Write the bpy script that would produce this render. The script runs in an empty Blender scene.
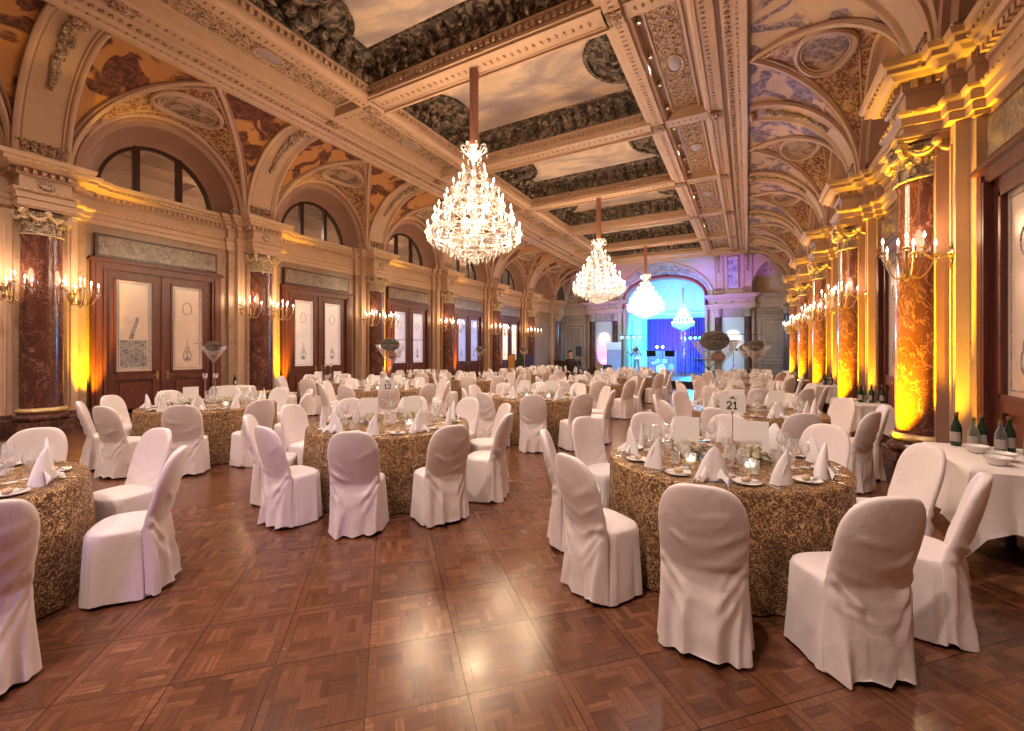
import bpy, math, random
from math import sin, cos, pi, radians, sqrt
from mathutils import Vector, Matrix
random.seed(7)
SC = bpy.context.scene
COL = SC.collection

# ------------------------------------------------------------------ camera, world, exposure
F_PX = 428.0; YAW = radians(28.9)
cam = bpy.data.cameras.new('camera'); cam_o = bpy.data.objects.new('camera', cam); COL.objects.link(cam_o)
cam.sensor_fit = 'HORIZONTAL'; cam.sensor_width = 36.0; cam.lens = 36.0 * F_PX / 1024.0
cam.shift_y = -13.5 / 1024.0
cam.clip_start = 0.05; cam.clip_end = 200
cam_o.location = (0, 0, 1.6); cam_o.rotation_euler = (radians(90), 0, YAW)
SC.camera = cam_o
w = bpy.data.worlds.new('world'); SC.world = w; w.use_nodes = True
w.node_tree.nodes['Background'].inputs[0].default_value = (0.9, 0.6, 0.4, 1)
w.node_tree.nodes['Background'].inputs[1].default_value = 0.05
SC.view_settings.view_transform = 'Standard'; SC.view_settings.look = 'None'
SC.view_settings.exposure = 0.0; SC.view_settings.gamma = 1.0; SC.view_settings.use_curve_mapping = False
cy = SC.cycles
cy.max_bounces = 5; cy.diffuse_bounces = 2; cy.glossy_bounces = 3; cy.transmission_bounces = 4; cy.transparent_max_bounces = 24
cy.caustics_reflective = False; cy.caustics_refractive = False; cy.sample_clamp_indirect = 3.0; cy.sample_clamp_direct = 0
cy.use_light_tree = True; cy.use_denoising = True
LIGHTS = []
def light(kind, loc, power, color, radius=0.1, aim=None, cone=60, blend=0.6, name='lamp_light'):
    d = bpy.data.lights.new(name, kind); d.energy = power; d.color = color
    if kind in ('POINT', 'SPOT'): d.shadow_soft_size = radius
    if kind == 'SPOT': d.spot_size = radians(cone); d.spot_blend = blend
    o = bpy.data.objects.new(name, d); COL.objects.link(o); o.location = loc
    if kind == 'AREA': d.shape = 'DISK'; d.size = radius
    if aim is not None:
        o.rotation_euler = (Vector(aim) - Vector(loc)).to_track_quat('-Z', 'Y').to_euler()
    LIGHTS.append(o); return o
WARM = (1.0, 0.70, 0.44)
CHAND_P = 122.0; DOWN = 1.35
CHAND_Y = (7.42, 15.9, 24.38)
for cyy in CHAND_Y:
    for k in range(5):
        a = k * 2 * pi / 5 + 0.3
        light('POINT', (-5 + 1.12 * cos(a), cyy + 1.12 * sin(a), 4.25), CHAND_P, WARM, 0.12, name='chandelier_light')
    light('POINT', (-5, cyy, 5.75), CHAND_P * .45, WARM, 0.15, name='chandelier_light')
light('POINT', (-5, -1.0, 4.6), 60, WARM, 0.5, name='chandelier_light')   # the chandelier behind the camera
# violet moving-head beams thrown from the stage
for p_, a_, pw in (((-7.0, 20.8, 1.4), (-10.2, 6.8, 7.2), 900), ((-1.0, 20.8, 1.4), (.6, 12.9, 6.4), 500), ((-1.0, 20.8, 1.4), (.7, 17.4, 6.4), 350), ((-1.0, 24, 1.4), (-1.6, 20, 7.4), 300), ((-7.0, 24, 1.4), (-9.6, 20.5, 7.0), 400)):
    light('SPOT', p_, pw, (.35, .2, 1.0), .05, aim=a_, cone=9 if pw > 600 else 14, blend=.8, name='stage_beam')
light('SPOT', (-.6, -2.6, 3.0), 260, (.62, .35, 1.0), .25, aim=(-3.5, 1.3, .4), cone=34, blend=.9, name='violet_beam')
# downlights of the two ceiling slots
for dx in (-3.25, 3.25):
    for dy, pw in ((-2.4, 1000), (.9, 820), (5.0, 460), (9.3, 330), (13.6, 280), (17.8, 260), (22.0, 260)):
        light('SPOT', (-5 + dx, dy, 7.55), pw * DOWN, (1.0, .79, .69), .12, aim=(-5 + dx * .9, dy + (2.2 if dy < 2 else .3), 0), cone=125, blend=1.0, name='slot_downlight')
# stage washes
light('AREA', (-5.0, 31.2, 4.4), 620, (0.08, 0.42, 1.0), 2.5, aim=(-5, 36, 4.6), name='stage_light')
light('AREA', (-6.9, 31.4, 4.0), 650, (0.0, 0.7, 1.0), .6, aim=(-6.2, 33.5, 1.5), name='stage_light')
light('AREA', (-3.0, 31.4, 4.0), 260, (0.02, 0.25, 1.0), .6, aim=(-3.8, 33.5, 1.5), name='stage_light')
light('SPOT', (-5.0, 27.0, 1.2), 2300, (0.03, 0.32, 1.0), .1, aim=(-5.0, 30.2, 6.8), cone=75, name='stage_light')
light('SPOT', (-2.6, 26.8, 1.0), 1900, (0.26, 0.10, 1.0), .1, aim=(-1.6, 30.0, 6.2), cone=50, name='stage_light')
light('SPOT', (-7.4, 26.8, 1.0), 900, (0.30, 0.12, 1.0), .1, aim=(-8.6, 30.0, 6.2), cone=50, name='stage_light')

# ------------------------------------------------------------------ node helpers
class NT:
    def __init__(s, name):
        s.m = bpy.data.materials.new(name); s.m.use_nodes = True; s.t = s.m.node_tree; s.n = s.t.nodes
        s.p = s.n['Principled BSDF']; s.out = s.n['Material Output']
    def lk(s, a, b): s.t.links.new(a, b)
    def node(s, typ, **kw):
        x = s.n.new(typ)
        for k, v in kw.items(): setattr(x, k, v)
        return x
    def put(s, inp, v):
        if hasattr(v, 'links') or isinstance(v, bpy.types.NodeSocket): s.lk(v, inp)
        else: inp.default_value = v
    def m_(s, op, a, b=None, c=None):
        x = s.node('ShaderNodeMath', operation=op); s.put(x.inputs[0], a)
        if b is not None: s.put(x.inputs[1], b)
        if c is not None: s.put(x.inputs[2], c)
        return x.outputs[0]
    def mix(s, f, a, b):
        x = s.node('ShaderNodeMix', data_type='RGBA'); s.put(x.inputs[0], f)
        s.put(x.inputs[6], a if not isinstance(a, tuple) else (*a, 1)[:4]); s.put(x.inputs[7], b if not isinstance(b, tuple) else (*b, 1)[:4])
        return x.outputs[2]
    def coord(s, which='Object'):
        return s.node('ShaderNodeTexCoord').outputs[which]
    def mapping(s, vec, scale=(1, 1, 1), rot=(0, 0, 0), loc=(0, 0, 0)):
        x = s.node('ShaderNodeMapping'); s.lk(vec, x.inputs[0]); x.inputs['Scale'].default_value = scale
        x.inputs['Rotation'].default_value = rot; x.inputs['Location'].default_value = loc
        return x.outputs[0]
    def noise(s, vec, scale=5, detail=3, rough=.5, dist=0.0, out=0):
        x = s.node('ShaderNodeTexNoise'); s.lk(vec, x.inputs['Vector']); x.inputs['Scale'].default_value = scale
        x.inputs['Detail'].default_value = detail; x.inputs['Roughness'].default_value = rough; x.inputs['Distortion'].default_value = dist
        return x.outputs[out]
    def voro(s, vec, scale=5, feature='F1', out='Distance'):
        x = s.node('ShaderNodeTexVoronoi', feature=feature); s.lk(vec, x.inputs['Vector']); x.inputs['Scale'].default_value = scale
        return x.outputs[out]
    def ramp(s, fac, stops, interp='LINEAR'):
        x = s.node('ShaderNodeValToRGB'); s.lk(fac, x.inputs[0]); r = x.color_ramp; r.interpolation = interp
        while len(r.elements) < len(stops): r.elements.new(0.5)
        for e, (p, c) in zip(r.elements, stops): e.position = p; e.color = (*c, 1)[:4] if len(c) == 3 else c
        return x.outputs[0]
    def bump(s, h, strength=.3, dist=.02):
        x = s.node('ShaderNodeBump'); s.lk(h, x.inputs['Height']); x.inputs['Strength'].default_value = strength; x.inputs['Distance'].default_value = dist
        s.lk(x.outputs[0], s.p.inputs['Normal'])
    def setp(s, color=None, rough=None, metal=None, **kw):
        if color is not None: s.put(s.p.inputs['Base Color'], (*color, 1) if isinstance(color, tuple) and len(color) == 3 else color)
        if rough is not None: s.put(s.p.inputs['Roughness'], rough)
        if metal is not None: s.put(s.p.inputs['Metallic'], metal)
        for k, v in kw.items(): s.put(s.p.inputs[k], v)
        return s.m
def plain(name, color, rough=.5, metal=0.0, var=.12, scale=6, bump=.0, **kw):
    n = NT(name); c = n.coord()
    f = n.noise(c, scale, 4, .6)
    dark = tuple(x * (1 - var) for x in color); lite = tuple(min(1, x * (1 + var)) for x in color)
    n.setp(n.ramp(f, [(.3, dark), (.7, lite)]), rough, metal, **kw)
    if bump: n.bump(f, bump, .02)
    return n.m
def emis(name, color, strength, sample=False):
    n = NT(name); n.setp((0.02, .02, .02), .5); n.p.inputs['Emission Color'].default_value = (*color, 1); n.p.inputs['Emission Strength'].default_value = strength
    if not sample: n.m.cycles.emission_sampling = 'NONE'
    return n.m
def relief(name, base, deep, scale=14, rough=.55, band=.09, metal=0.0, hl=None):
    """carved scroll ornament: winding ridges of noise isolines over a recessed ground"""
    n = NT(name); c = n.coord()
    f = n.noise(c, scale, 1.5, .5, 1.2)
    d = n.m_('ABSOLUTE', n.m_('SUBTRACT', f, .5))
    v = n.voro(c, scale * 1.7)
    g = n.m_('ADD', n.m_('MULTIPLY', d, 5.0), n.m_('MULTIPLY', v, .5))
    n.setp(n.ramp(g, [(band, hl or base), (.38, base), (.75, deep)]), rough, metal)  # dark deep tones put crevice shade into the carvings' colour
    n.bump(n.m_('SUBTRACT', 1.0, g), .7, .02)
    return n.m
def marble(name, a, b, vein, scale=1.4, rough=.22, vw=.03):
    n = NT(name); c = n.mapping(n.coord(), scale=(1, 1, .6))
    f = n.noise(c, scale, 5, .6, .8)
    col = n.ramp(f, [(.3, a), (.7, b)])
    g = n.noise(c, scale * 2.2, 4, .6, 1.6)
    d = n.m_('ABSOLUTE', n.m_('SUBTRACT', g, .5))
    msk = n.ramp(d, [(0, (1, 1, 1)), (vw, (0, 0, 0))])
    g2 = n.noise(c, scale * 5, 4, .6, 1.0)
    d2 = n.ramp(n.m_('ABSOLUTE', n.m_('SUBTRACT', g2, .47)), [(0, (.6, .6, .6)), (vw * .7, (0, 0, 0))])
    k = n.m_('MAXIMUM', msk, d2)
    n.setp(n.mix(k, col, vein), rough)
    return n.m

# ------------------------------------------------------------------ materials
STUC = plain('cream_stucco', (.56, .365, .245), .55, var=.07, scale=3)
STUC_D = plain('rose_stucco', (.36, .20, .14), .6, var=.08, scale=3)
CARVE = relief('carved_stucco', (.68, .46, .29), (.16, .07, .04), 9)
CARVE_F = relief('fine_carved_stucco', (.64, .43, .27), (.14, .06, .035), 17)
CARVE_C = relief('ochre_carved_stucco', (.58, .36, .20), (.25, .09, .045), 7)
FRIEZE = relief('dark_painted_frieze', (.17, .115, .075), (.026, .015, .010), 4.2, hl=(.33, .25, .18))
GILT = plain('gilt_ornament', (.72, .52, .25), .38, .35, var=.25, scale=20, bump=.3)
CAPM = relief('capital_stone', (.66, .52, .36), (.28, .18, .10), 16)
RED_MARBLE = marble('red_marble', (.048, .017, .013), (.125, .042, .030), (.30, .14, .10), 1.3, .16, .014)
DARK_MARBLE = marble('dark_marble', (.05, .02, .015), (.10, .04, .03), (.2, .1, .08), 2, .2)
TAN_MARBLE = marble('tan_marble', (.30, .19, .12), (.43, .29, .20), (.24, .13, .08), .9, .25, .012)
BROWN_MARBLE = marble('brown_marble', (.26, .17, .12), (.36, .25, .19), (.20, .12, .09), .8, .28, .03)
GREY_MARBLE = marble('grey_green_marble', (.13, .10, .075), (.27, .21, .16), (.42, .34, .27), 2.6, .2)
def wood(name, a, b, rough=.3):
    n = NT(name); c = n.mapping(n.coord(), scale=(6, 6, .6)); f = n.noise(c, 3, 5, .6, .6)
    n.setp(n.ramp(f, [(.3, a), (.7, b)]), rough); n.bump(f, .08, .01); return n.m
MAHOG = wood('mahogany', (.070, .016, .010), (.145, .038, .024), .38)
MAHOG_D = wood('dark_mahogany', (.028, .009, .007), (.060, .018, .013))
BRASS = plain('brass', (.42, .28, .13), .28, .9, var=.1)
CHROME = plain('silver', (.7, .68, .66), .2, 1.0, var=.05)
BLACK = plain('black_enamel', (.012, .011, .012), .45, var=.2)
BLACK_CLOTH = plain('black_cloth', (.012, .012, .014), .85, var=.2)
WHITE_CLOTH = plain('white_cloth', (.74, .66, .61), .75, var=.03, bump=.05, scale=60)
def fabric(name, col):
    n = NT(name); c = n.coord(); f = n.noise(c, 260, 2, .5); g = n.noise(c, 7, 3, .5)
    n.setp(n.mix(g, tuple(x * .94 for x in col), col), .5)
    n.p.inputs['Sheen Weight'].default_value = .25
    h = n.m_('ADD', n.m_('MULTIPLY', f, .15), n.noise(n.mapping(c, scale=(1, 1, .55), rot=(.3, .4, .8)), 9, 2, .5, .8))
    n.bump(h, .35, .02); return n.m
COVER = fabric('chair_cover_satin', (.82, .72, .69))
NAPKIN = plain('napkin_linen', (.84, .78, .76), .8, var=.03)
PORCELAIN = plain('white_porcelain', (.8, .75, .7), .15, var=.03)
CARD = plain('white_card', (.85, .80, .76), .7, var=.02)
INK = plain('black_ink', (.01, .01, .01), .6, var=.05)
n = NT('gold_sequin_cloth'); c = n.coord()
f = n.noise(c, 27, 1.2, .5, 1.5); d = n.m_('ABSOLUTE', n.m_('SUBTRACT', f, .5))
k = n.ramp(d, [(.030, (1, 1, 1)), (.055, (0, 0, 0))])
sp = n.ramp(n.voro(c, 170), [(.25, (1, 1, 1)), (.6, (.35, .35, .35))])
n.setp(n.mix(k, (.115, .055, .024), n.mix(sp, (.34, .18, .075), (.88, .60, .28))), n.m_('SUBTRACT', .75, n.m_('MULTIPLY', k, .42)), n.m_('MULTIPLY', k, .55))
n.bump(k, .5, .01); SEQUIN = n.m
def glassy(name, tint=(1, 1, 1), body=.12, rough=.04, edge=.55):
    n = NT(name); tr = n.node('ShaderNodeBsdfTransparent'); tr.inputs[0].default_value = (*tint, 1)
    n.setp((.9, .88, .86), rough); n.p.inputs['Specular IOR Level'].default_value = 1.0
    lw = n.node('ShaderNodeLayerWeight'); lw.inputs[0].default_value = .35
    fac = n.m_('ADD', n.m_('MULTIPLY', lw.outputs['Facing'], edge), body)
    mx = n.node('ShaderNodeMixShader'); n.lk(fac, mx.inputs[0]); n.lk(tr.outputs[0], mx.inputs[1]); n.lk(n.p.outputs[0], mx.inputs[2])
    n.lk(mx.outputs[0], n.out.inputs[0]); return n.m
GLASS = glassy('clear_glass', body=.10, edge=.8)
VASE_GLASS = glassy('vase_glass', body=.03, edge=.45)
CRYSTAL = glassy('cut_crystal', body=.26, rough=.10)
WINDOW_GLASS = glassy('window_glass', tint=(.9, .85, .8), body=.08, rough=.05)
BOTTLE = plain('green_bottle_glass', (.012, .03, .012), .08, var=.2)
CLEARB = glassy('clear_bottle_glass', tint=(.45, .52, .45), body=.06)
LABEL = plain('paper_label', (.35, .30, .26), .6, var=.1)
FLAME = emis('candle_bulb_light', (1, .80, .55), 26)
TEA = emis('tealight_glow', (1, .86, .62), 4.0)
n = NT('rose_petals'); f = n.noise(n.coord(), 30, 3); n.setp(n.ramp(f, [(.3, (.72, .60, .38)), (.7, (.86, .80, .66))]), .6); ROSE = n.m
LEAF = plain('leaf_green', (.035, .06, .02), .5, var=.4, scale=20)
n = NT('dark_moss_ball'); f = n.voro(n.coord(), 70); n.setp(n.ramp(f, [(.1, (.17, .12, .05)), (.7, (.03, .022, .012))]), .7); n.bump(f, .9, .02); MOSS = n.m
ROPE = plain('rose_velvet_sleeve', (.42, .20, .15), .7, var=.15, scale=14)
# parquet
n = NT('parquet_floor'); co = n.coord(); sx = n.node('ShaderNodeSeparateXYZ'); n.lk(co, sx.inputs[0])
X_, Y_ = sx.outputs[0], sx.outputs[1]; T_ = .457; r2 = sqrt(.5)
P = n.m_('DIVIDE', n.m_('ADD', n.m_('MULTIPLY', n.m_('ADD', X_, Y_), r2), 100 * T_ + .10), T_)
Q = n.m_('DIVIDE', n.m_('ADD', n.m_('MULTIPLY', n.m_('SUBTRACT', Y_, X_), r2), 100 * T_ - .15), T_)
u, v = n.m_('FRACT', P), n.m_('FRACT', Q); iu, iv = n.m_('FLOOR', P), n.m_('FLOOR', Q)
au, av = n.m_('ABSOLUTE', n.m_('SUBTRACT', u, .5)), n.m_('ABSOLUTE', n.m_('SUBTRACT', v, .5))
mx = n.m_('MAXIMUM', au, av); border = n.m_('GREATER_THAN', mx, .405)
wu, wv = n.m_('DIVIDE', n.m_('SUBTRACT', u, .095), .27), n.m_('DIVIDE', n.m_('SUBTRACT', v, .095), .27)
bu, bv = n.m_('FLOOR', wu), n.m_('FLOOR', wv)
par = n.m_('MODULO', n.m_('ADD', n.m_('ADD', bu, bv), n.m_('ADD', iu, iv)), 2.0)
par = n.m_('GREATER_THAN', n.m_('ABSOLUTE', par), .5)
fu, fv = n.m_('FRACT', wu), n.m_('FRACT', wv)
dirc = n.m_('ADD', n.m_('MULTIPLY', par, fu), n.m_('MULTIPLY', n.m_('SUBTRACT', 1.0, par), fv))
strip = n.m_('FLOOR', n.m_('MULTIPLY', dirc, 3.0)); sf = n.m_('FRACT', n.m_('MULTIPLY', dirc, 3.0))
idin = n.m_('ADD', n.m_('ADD', n.m_('MULTIPLY', bu, 3.7), n.m_('MULTIPLY', bv, 11.3)), n.m_('MULTIPLY', strip, 1.37))
bside = n.m_('GREATER_THAN', au, av); bsg = n.m_('ADD', n.m_('GREATER_THAN', u, .5), n.m_('MULTIPLY', n.m_('GREATER_THAN', v, .5), 2.0))
idb = n.m_('ADD', 50.0, n.m_('ADD', bside, bsg))
idx = n.m_('ADD', n.m_('MULTIPLY', border, idb), n.m_('MULTIPLY', n.m_('SUBTRACT', 1.0, border), idin))
cv = n.node('ShaderNodeCombineXYZ'); n.lk(iu, cv.inputs[0]); n.lk(iv, cv.inputs[1]); n.lk(idx, cv.inputs[2])
wn = n.node('ShaderNodeTexWhiteNoise'); n.lk(cv.outputs[0], wn.inputs[0]); rnd = wn.outputs[0]
cvt = n.node('ShaderNodeCombineXYZ'); n.lk(iu, cvt.inputs[0]); n.lk(iv, cvt.inputs[1])
wnt = n.node('ShaderNodeTexWhiteNoise'); n.lk(cvt.outputs[0], wnt.inputs[0])
grain_dir = n.m_('ADD', n.m_('MULTIPLY', border, n.m_('SUBTRACT', 1.0, bside)), n.m_('MULTIPLY', n.m_('SUBTRACT', 1.0, border), par))
ga = n.node('ShaderNodeCombineXYZ')
n.lk(n.m_('MULTIPLY', P, n.m_('ADD', 1.2, n.m_('MULTIPLY', grain_dir, 14.0))), ga.inputs[0])
n.lk(n.m_('MULTIPLY', Q, n.m_('ADD', 15.2, n.m_('MULTIPLY', grain_dir, -14.0))), ga.inputs[1]); n.lk(n.m_('MULTIPLY', idx, 3.1), ga.inputs[2])
gr = n.noise(ga.outputs[0], 1.6, 4, .65, .5)
tone = n.m_('ADD', n.m_('ADD', n.m_('MULTIPLY', rnd, .36), n.m_('MULTIPLY', gr, .70)), n.m_('MULTIPLY', wnt.outputs[0], .16))
colr = n.ramp(tone, [(.15, (.050, .017, .010)), (.5, (.112, .042, .021)), (.80, (.175, .069, .033)), (1.05, (.31, .140, .068))])
gap1 = n.m_('GREATER_THAN', mx, .4945)
gap2 = n.m_('MULTIPLY', n.m_('SUBTRACT', 1.0, border), n.m_('GREATER_THAN', n.m_('ABSOLUTE', n.m_('SUBTRACT', sf, .5)), .475))
gap3 = n.m_('LESS_THAN', n.m_('ABSOLUTE', n.m_('SUBTRACT', mx, .405)), .004)
gap = n.m_('MINIMUM', n.m_('ADD', n.m_('ADD', gap1, n.m_('MULTIPLY', gap2, .5)), n.m_('MULTIPLY', gap3, .6)), 1.0)
n.setp(n.mix(gap, colr, (.018, .007, .004)), n.m_('ADD', .10, n.m_('MULTIPLY', n.noise(co, 3, 4, .6), .26)))
n.p.inputs['Specular IOR Level'].default_value = .5
hb = n.m_('SUBTRACT', n.m_('ADD', n.m_('MULTIPLY', gr, .25), n.m_('MULTIPLY', rnd, .5)), gap); n.bump(hb, .22, .004); PARQ = n.m
def sky_painting(name):
    n = NT(name); c = n.mapping(n.coord(), scale=(.5, 1.0, 1)); f = n.noise(c, 1.1, 5, .55, .5)
    n.setp(n.ramp(f, [(.32, (.30, .235, .25)), (.46, (.46, .36, .33)), (.56, (.70, .54, .40)), (.75, (.56, .40, .29))]), .7); return n.m
SKYP = sky_painting('ceiling_sky_painting')
def figure_painting(name, bg, figA, figB, scale, loc):
    n = NT(name); c = n.mapping(n.coord(), loc=loc); f = n.noise(c, scale, 2.5, .55, .9)
    g = n.noise(c, scale * 3.2, 3, .6, 1.0)
    fig = n.mix(g, figA, figB)
    k = n.ramp(f, [(.49, (0, 0, 0)), (.53, (1, 1, 1))])
    bgc = n.mix(n.noise(c, scale * 1.3, 2), bg, tuple(x * .7 for x in bg))
    sh = n.ramp(n.noise(c, scale * 5, 2, .5, 1.5), [(.42, (.35, .35, .35)), (.6, (1, 1, 1))])
    fm = n.node('ShaderNodeMix', data_type='RGBA', blend_type='MULTIPLY'); fm.inputs[0].default_value = 1
    n.lk(fig, fm.inputs[6]); n.lk(sh, fm.inputs[7])
    n.setp(n.mix(k, bgc, fm.outputs[2]), .65); return n.m
PAINT_L = figure_painting('warm_figure_painting', (.62, .28, .09), (.09, .022, .014), (.34, .11, .06), 1.3, (3, 1, 2))
PAINT_R = figure_painting('pale_figure_painting', (.62, .40, .27), (.20, .12, .17), (.46, .30, .32), 1.5, (7, 4, 0))
MEDAL = figure_painting('medallion_painting', (.55, .36, .24), (.26, .14, .09), (.50, .34, .24), 2.6, (1, 9, 5))
STAGE_PAINT = figure_painting('pale_arch_painting', (.60, .55, .55), (.28, .26, .34), (.62, .58, .60), 2.0, (1, 9, 5))

# ------------------------------------------------------------------ mesh builder
class MB:
    def __init__(s): s.v = []; s.f = []; s.tf = None
    def add(s, vs, fs):
        b = len(s.v)
        if s.tf: vs = [s.tf(*p) for p in vs]
        s.v += [tuple(p) for p in vs]; s.f += [tuple(i + b for i in q) for q in fs]; return s
    def box(s, x0, x1, y0, y1, z0, z1):
        vs = [(x, y, z) for z in (z0, z1) for y in (y0, y1) for x in (x0, x1)]
        return s.add(vs, [(0, 2, 3, 1), (4, 5, 7, 6), (0, 1, 5, 4), (2, 6, 7, 3), (0, 4, 6, 2), (1, 3, 7, 5)])
    def grid(s, fn, nu, nv, cu=False, cv=False):
        vs = []
        for i in range(nu + (0 if cu else 1)):
            for j in range(nv + (0 if cv else 1)): vs.append(fn(i / nu, j / nv))
        W = nv + (0 if cv else 1); H = nu + (0 if cu else 1); fs = []
        for i in range(nu):
            for j in range(nv):
                a = i * W + j; b = i * W + (j + 1) % W; i2 = (i + 1) % H
                fs.append((a, b, i2 * W + (j + 1) % W, i2 * W + j))
        return s.add(vs, fs)
    def lathe(s, prof, n=16, c=(0, 0, 0), sq=0, a0=0, a1=2 * pi):
        full = abs(a1 - a0 - 2 * pi) < 1e-6
        return s.grid(lambda u, v: (c[0] + prof[min(int(round(u * (len(prof) - 1))), len(prof) - 1)][0] * cos(a0 + v * (a1 - a0)),
                                    c[1] + prof[min(int(round(u * (len(prof) - 1))), len(prof) - 1)][0] * sin(a0 + v * (a1 - a0)),
                                    c[2] + prof[min(int(round(u * (len(prof) - 1))), len(prof) - 1)][1]), len(prof) - 1, n, False, full)
    def tube(s, pts, r, n=6, caps=True, closed=False):
        pts = [Vector(p) for p in pts]; N = len(pts); rs = r if isinstance(r, (list, tuple)) else [r] * N
        vs = []; up = None
        for i, p in enumerate(pts):
            if closed: t = pts[(i + 1) % N] - pts[i - 1]
            else: t = pts[min(i + 1, N - 1)] - pts[max(i - 1, 0)]
            if t.length < 1e-9: t = Vector((0, 0, 1))
            t.normalize()
            if up is None: up = Vector((0, 0, 1)) if abs(t.z) < .9 else Vector((1, 0, 0))
            a = t.cross(up)
            if a.length < 1e-4: a = t.cross(Vector((1, 0, .3)))
            a.normalize(); b = a.cross(t).normalized(); up = b
            for k in range(n):
                q = 2 * pi * k / n; vs.append(p + a * (rs[i] * cos(q)) + b * (rs[i] * sin(q)))
        fs = []
        for i in range(N if closed else N - 1):
            for k in range(n):
                j = (i + 1) % N; fs.append((i * n + k, i * n + (k + 1) % n, j * n + (k + 1) % n, j * n + k))
        if caps and not closed: fs += [tuple(range(n - 1, -1, -1)), tuple((N - 1) * n + k for k in range(n))]
        return s.add(vs, fs)
    def ball(s, c, r, n=8, m=6, sq=(1, 1, 1)):
        pr = [(max(1e-4, sin(pi * i / m)), -cos(pi * i / m)) for i in range(m + 1)]
        vs = []; fs = []
        for i in range(m + 1):
            for k in range(n): vs.append((c[0] + r * sq[0] * pr[i][0] * cos(2 * pi * k / n), c[1] + r * sq[1] * pr[i][0] * sin(2 * pi * k / n), c[2] + r * sq[2] * pr[i][1]))
        for i in range(m):
            for k in range(n): fs.append((i * n + k, i * n + (k + 1) % n, (i + 1) * n + (k + 1) % n, (i + 1) * n + k))
        return s.add(vs, fs)
    def drop(s, c, r, h):
        x, y, z = c
        return s.add([(x, y, z), (x + r, y, z - h * .6), (x, y + r, z - h * .6), (x - r, y, z - h * .6), (x, y - r, z - h * .6), (x, y, z - h)],
                     [(0, 1, 2), (0, 2, 3), (0, 3, 4), (0, 4, 1), (5, 2, 1), (5, 3, 2), (5, 4, 3), (5, 1, 4)])
    def sweep(s, path, prof, closed=False, side=1):
        """profile of (offset, z) carried along a plan polyline with mitred corners"""
        N = len(path); segn = []
        for i in range(N if closed else N - 1):
            a, b = path[i], path[(i + 1) % N]; dx, dy = b[0] - a[0], b[1] - a[1]; L = math.hypot(dx, dy)
            segn.append((-dy / L * side, dx / L * side))
        cols = []
        for i in range(N):
            if closed: n1, n2 = segn[i - 1], segn[i]
            else: n1, n2 = segn[max(i - 1, 0)], segn[min(i, N - 2)]
            mxx, myy = n1[0] + n2[0], n1[1] + n2[1]; dd = 1 + n1[0] * n2[0] + n1[1] * n2[1]; dd = max(dd, .3)
            cols.append((mxx / dd, myy / dd))
        vs = [(path[i][0] + cols[i][0] * o, path[i][1] + cols[i][1] * o, z) for i in range(N) for (o, z) in prof]
        K = len(prof); fs = []
        for i in range(N if closed else N - 1):
            j = (i + 1) % N
            for k in range(K - 1): fs.append((i * K + k, i * K + k + 1, j * K + k + 1, j * K + k))
        return s.add(vs, fs)
    def build(s, name, mat, parent=None, smooth=True, ang=38, loc=None):
        me = bpy.data.meshes.new(name); me.from_pydata(s.v, [], s.f); me.update()
        if smooth:
            me.polygons.foreach_set('use_smooth', [True] * len(me.polygons))
            try: me.set_sharp_from_angle(angle=radians(ang))
            except Exception: pass
        me.materials.append(mat)
        o = bpy.data.objects.new(name, me); COL.objects.link(o)
        if parent is not None: o.parent = parent
        if loc: o.location = loc
        return o
def empty(name, loc=(0, 0, 0), rz=0):
    o = bpy.data.objects.new(name, None); COL.objects.link(o); o.location = loc; o.rotation_euler = (0, 0, rz); o.empty_display_size = .1; return o
def tag(o, label=None, cat=None, group=None, kind=None):
    if label: o['label'] = label
    if cat: o['category'] = cat
    if group: o['group'] = group
    if kind: o['kind'] = kind
    return o
def struct(o, label=None, cat=None):
    o['kind'] = 'structure'
    if label: o['label'] = label
    if cat: o['category'] = cat
    return o
def copy_tree(o, parent=None, loc=None, rz=None, label=None, group=None, scale=None):
    c = o.copy(); COL.objects.link(c)
    if parent is not None: c.parent = parent
    if loc is not None: c.location = loc
    if rz is not None: c.rotation_euler = (0, 0, rz)
    if scale is not None: c.scale = (scale,) * 3
    if label: c['label'] = label
    if group: c['group'] = group
    for ch in KIDS.get(o.name, list(o.children)): copy_tree(ch, c)
    return c
KIDS = {}
class Once:
    """first use hands out the prototype itself, later uses copy it"""
    def __init__(s, root):
        s.r = root; s.used = False
        def walk(o):
            KIDS[o.name] = list(o.children)
            for ch in KIDS[o.name]: walk(ch)
        walk(root)
    def __call__(s, loc, rz=0, label=None, group=None, scale=None):
        if not s.used:
            s.used = True; o = s.r; o.location = loc; o.rotation_euler = (0, 0, rz)
            if scale is not None: o.scale = (scale,) * 3
            if label: o['label'] = label
            if group: o['group'] = group
            return o
        return copy_tree(s.r, None, loc, rz, label, group, scale if scale is not None else 1.0)
def solid(o, t=.02):
    m = o.modifiers.new('solid', 'SOLIDIFY'); m.thickness = t; m.offset = 0; return o

ORD = ['first', 'second', 'third', 'fourth', 'fifth', 'sixth', 'seventh', 'eighth']
# ------------------------------------------------------------------ room frames
XL, XR, YB, YF = -12.3, 2.37, 30.4, -3.2
CX = -5.0; BAY = 4.24; C0 = 2.85
COLS_L = [C0 + BAY * i for i in range(-1, 7)]; COLS_R = [c + .43 for c in COLS_L]; SC_COLS = {'left': COLS_L, 'right': COLS_R}
COLS = COLS_L                       # column positions along the side walls
def frame_left(s, h, z): return (XL + h, s, z)
def frame_right(s, h, z): return (XR - h, s, z)
def frame_back(s, h, z): return (s, YB - h, z)
FR = {'left': frame_left, 'right': frame_right, 'back': frame_back}
ZS, ZC, HV, WV = 5.25, 7.35, .30, 2.03                            # vault spring, crown, start and reach

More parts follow.
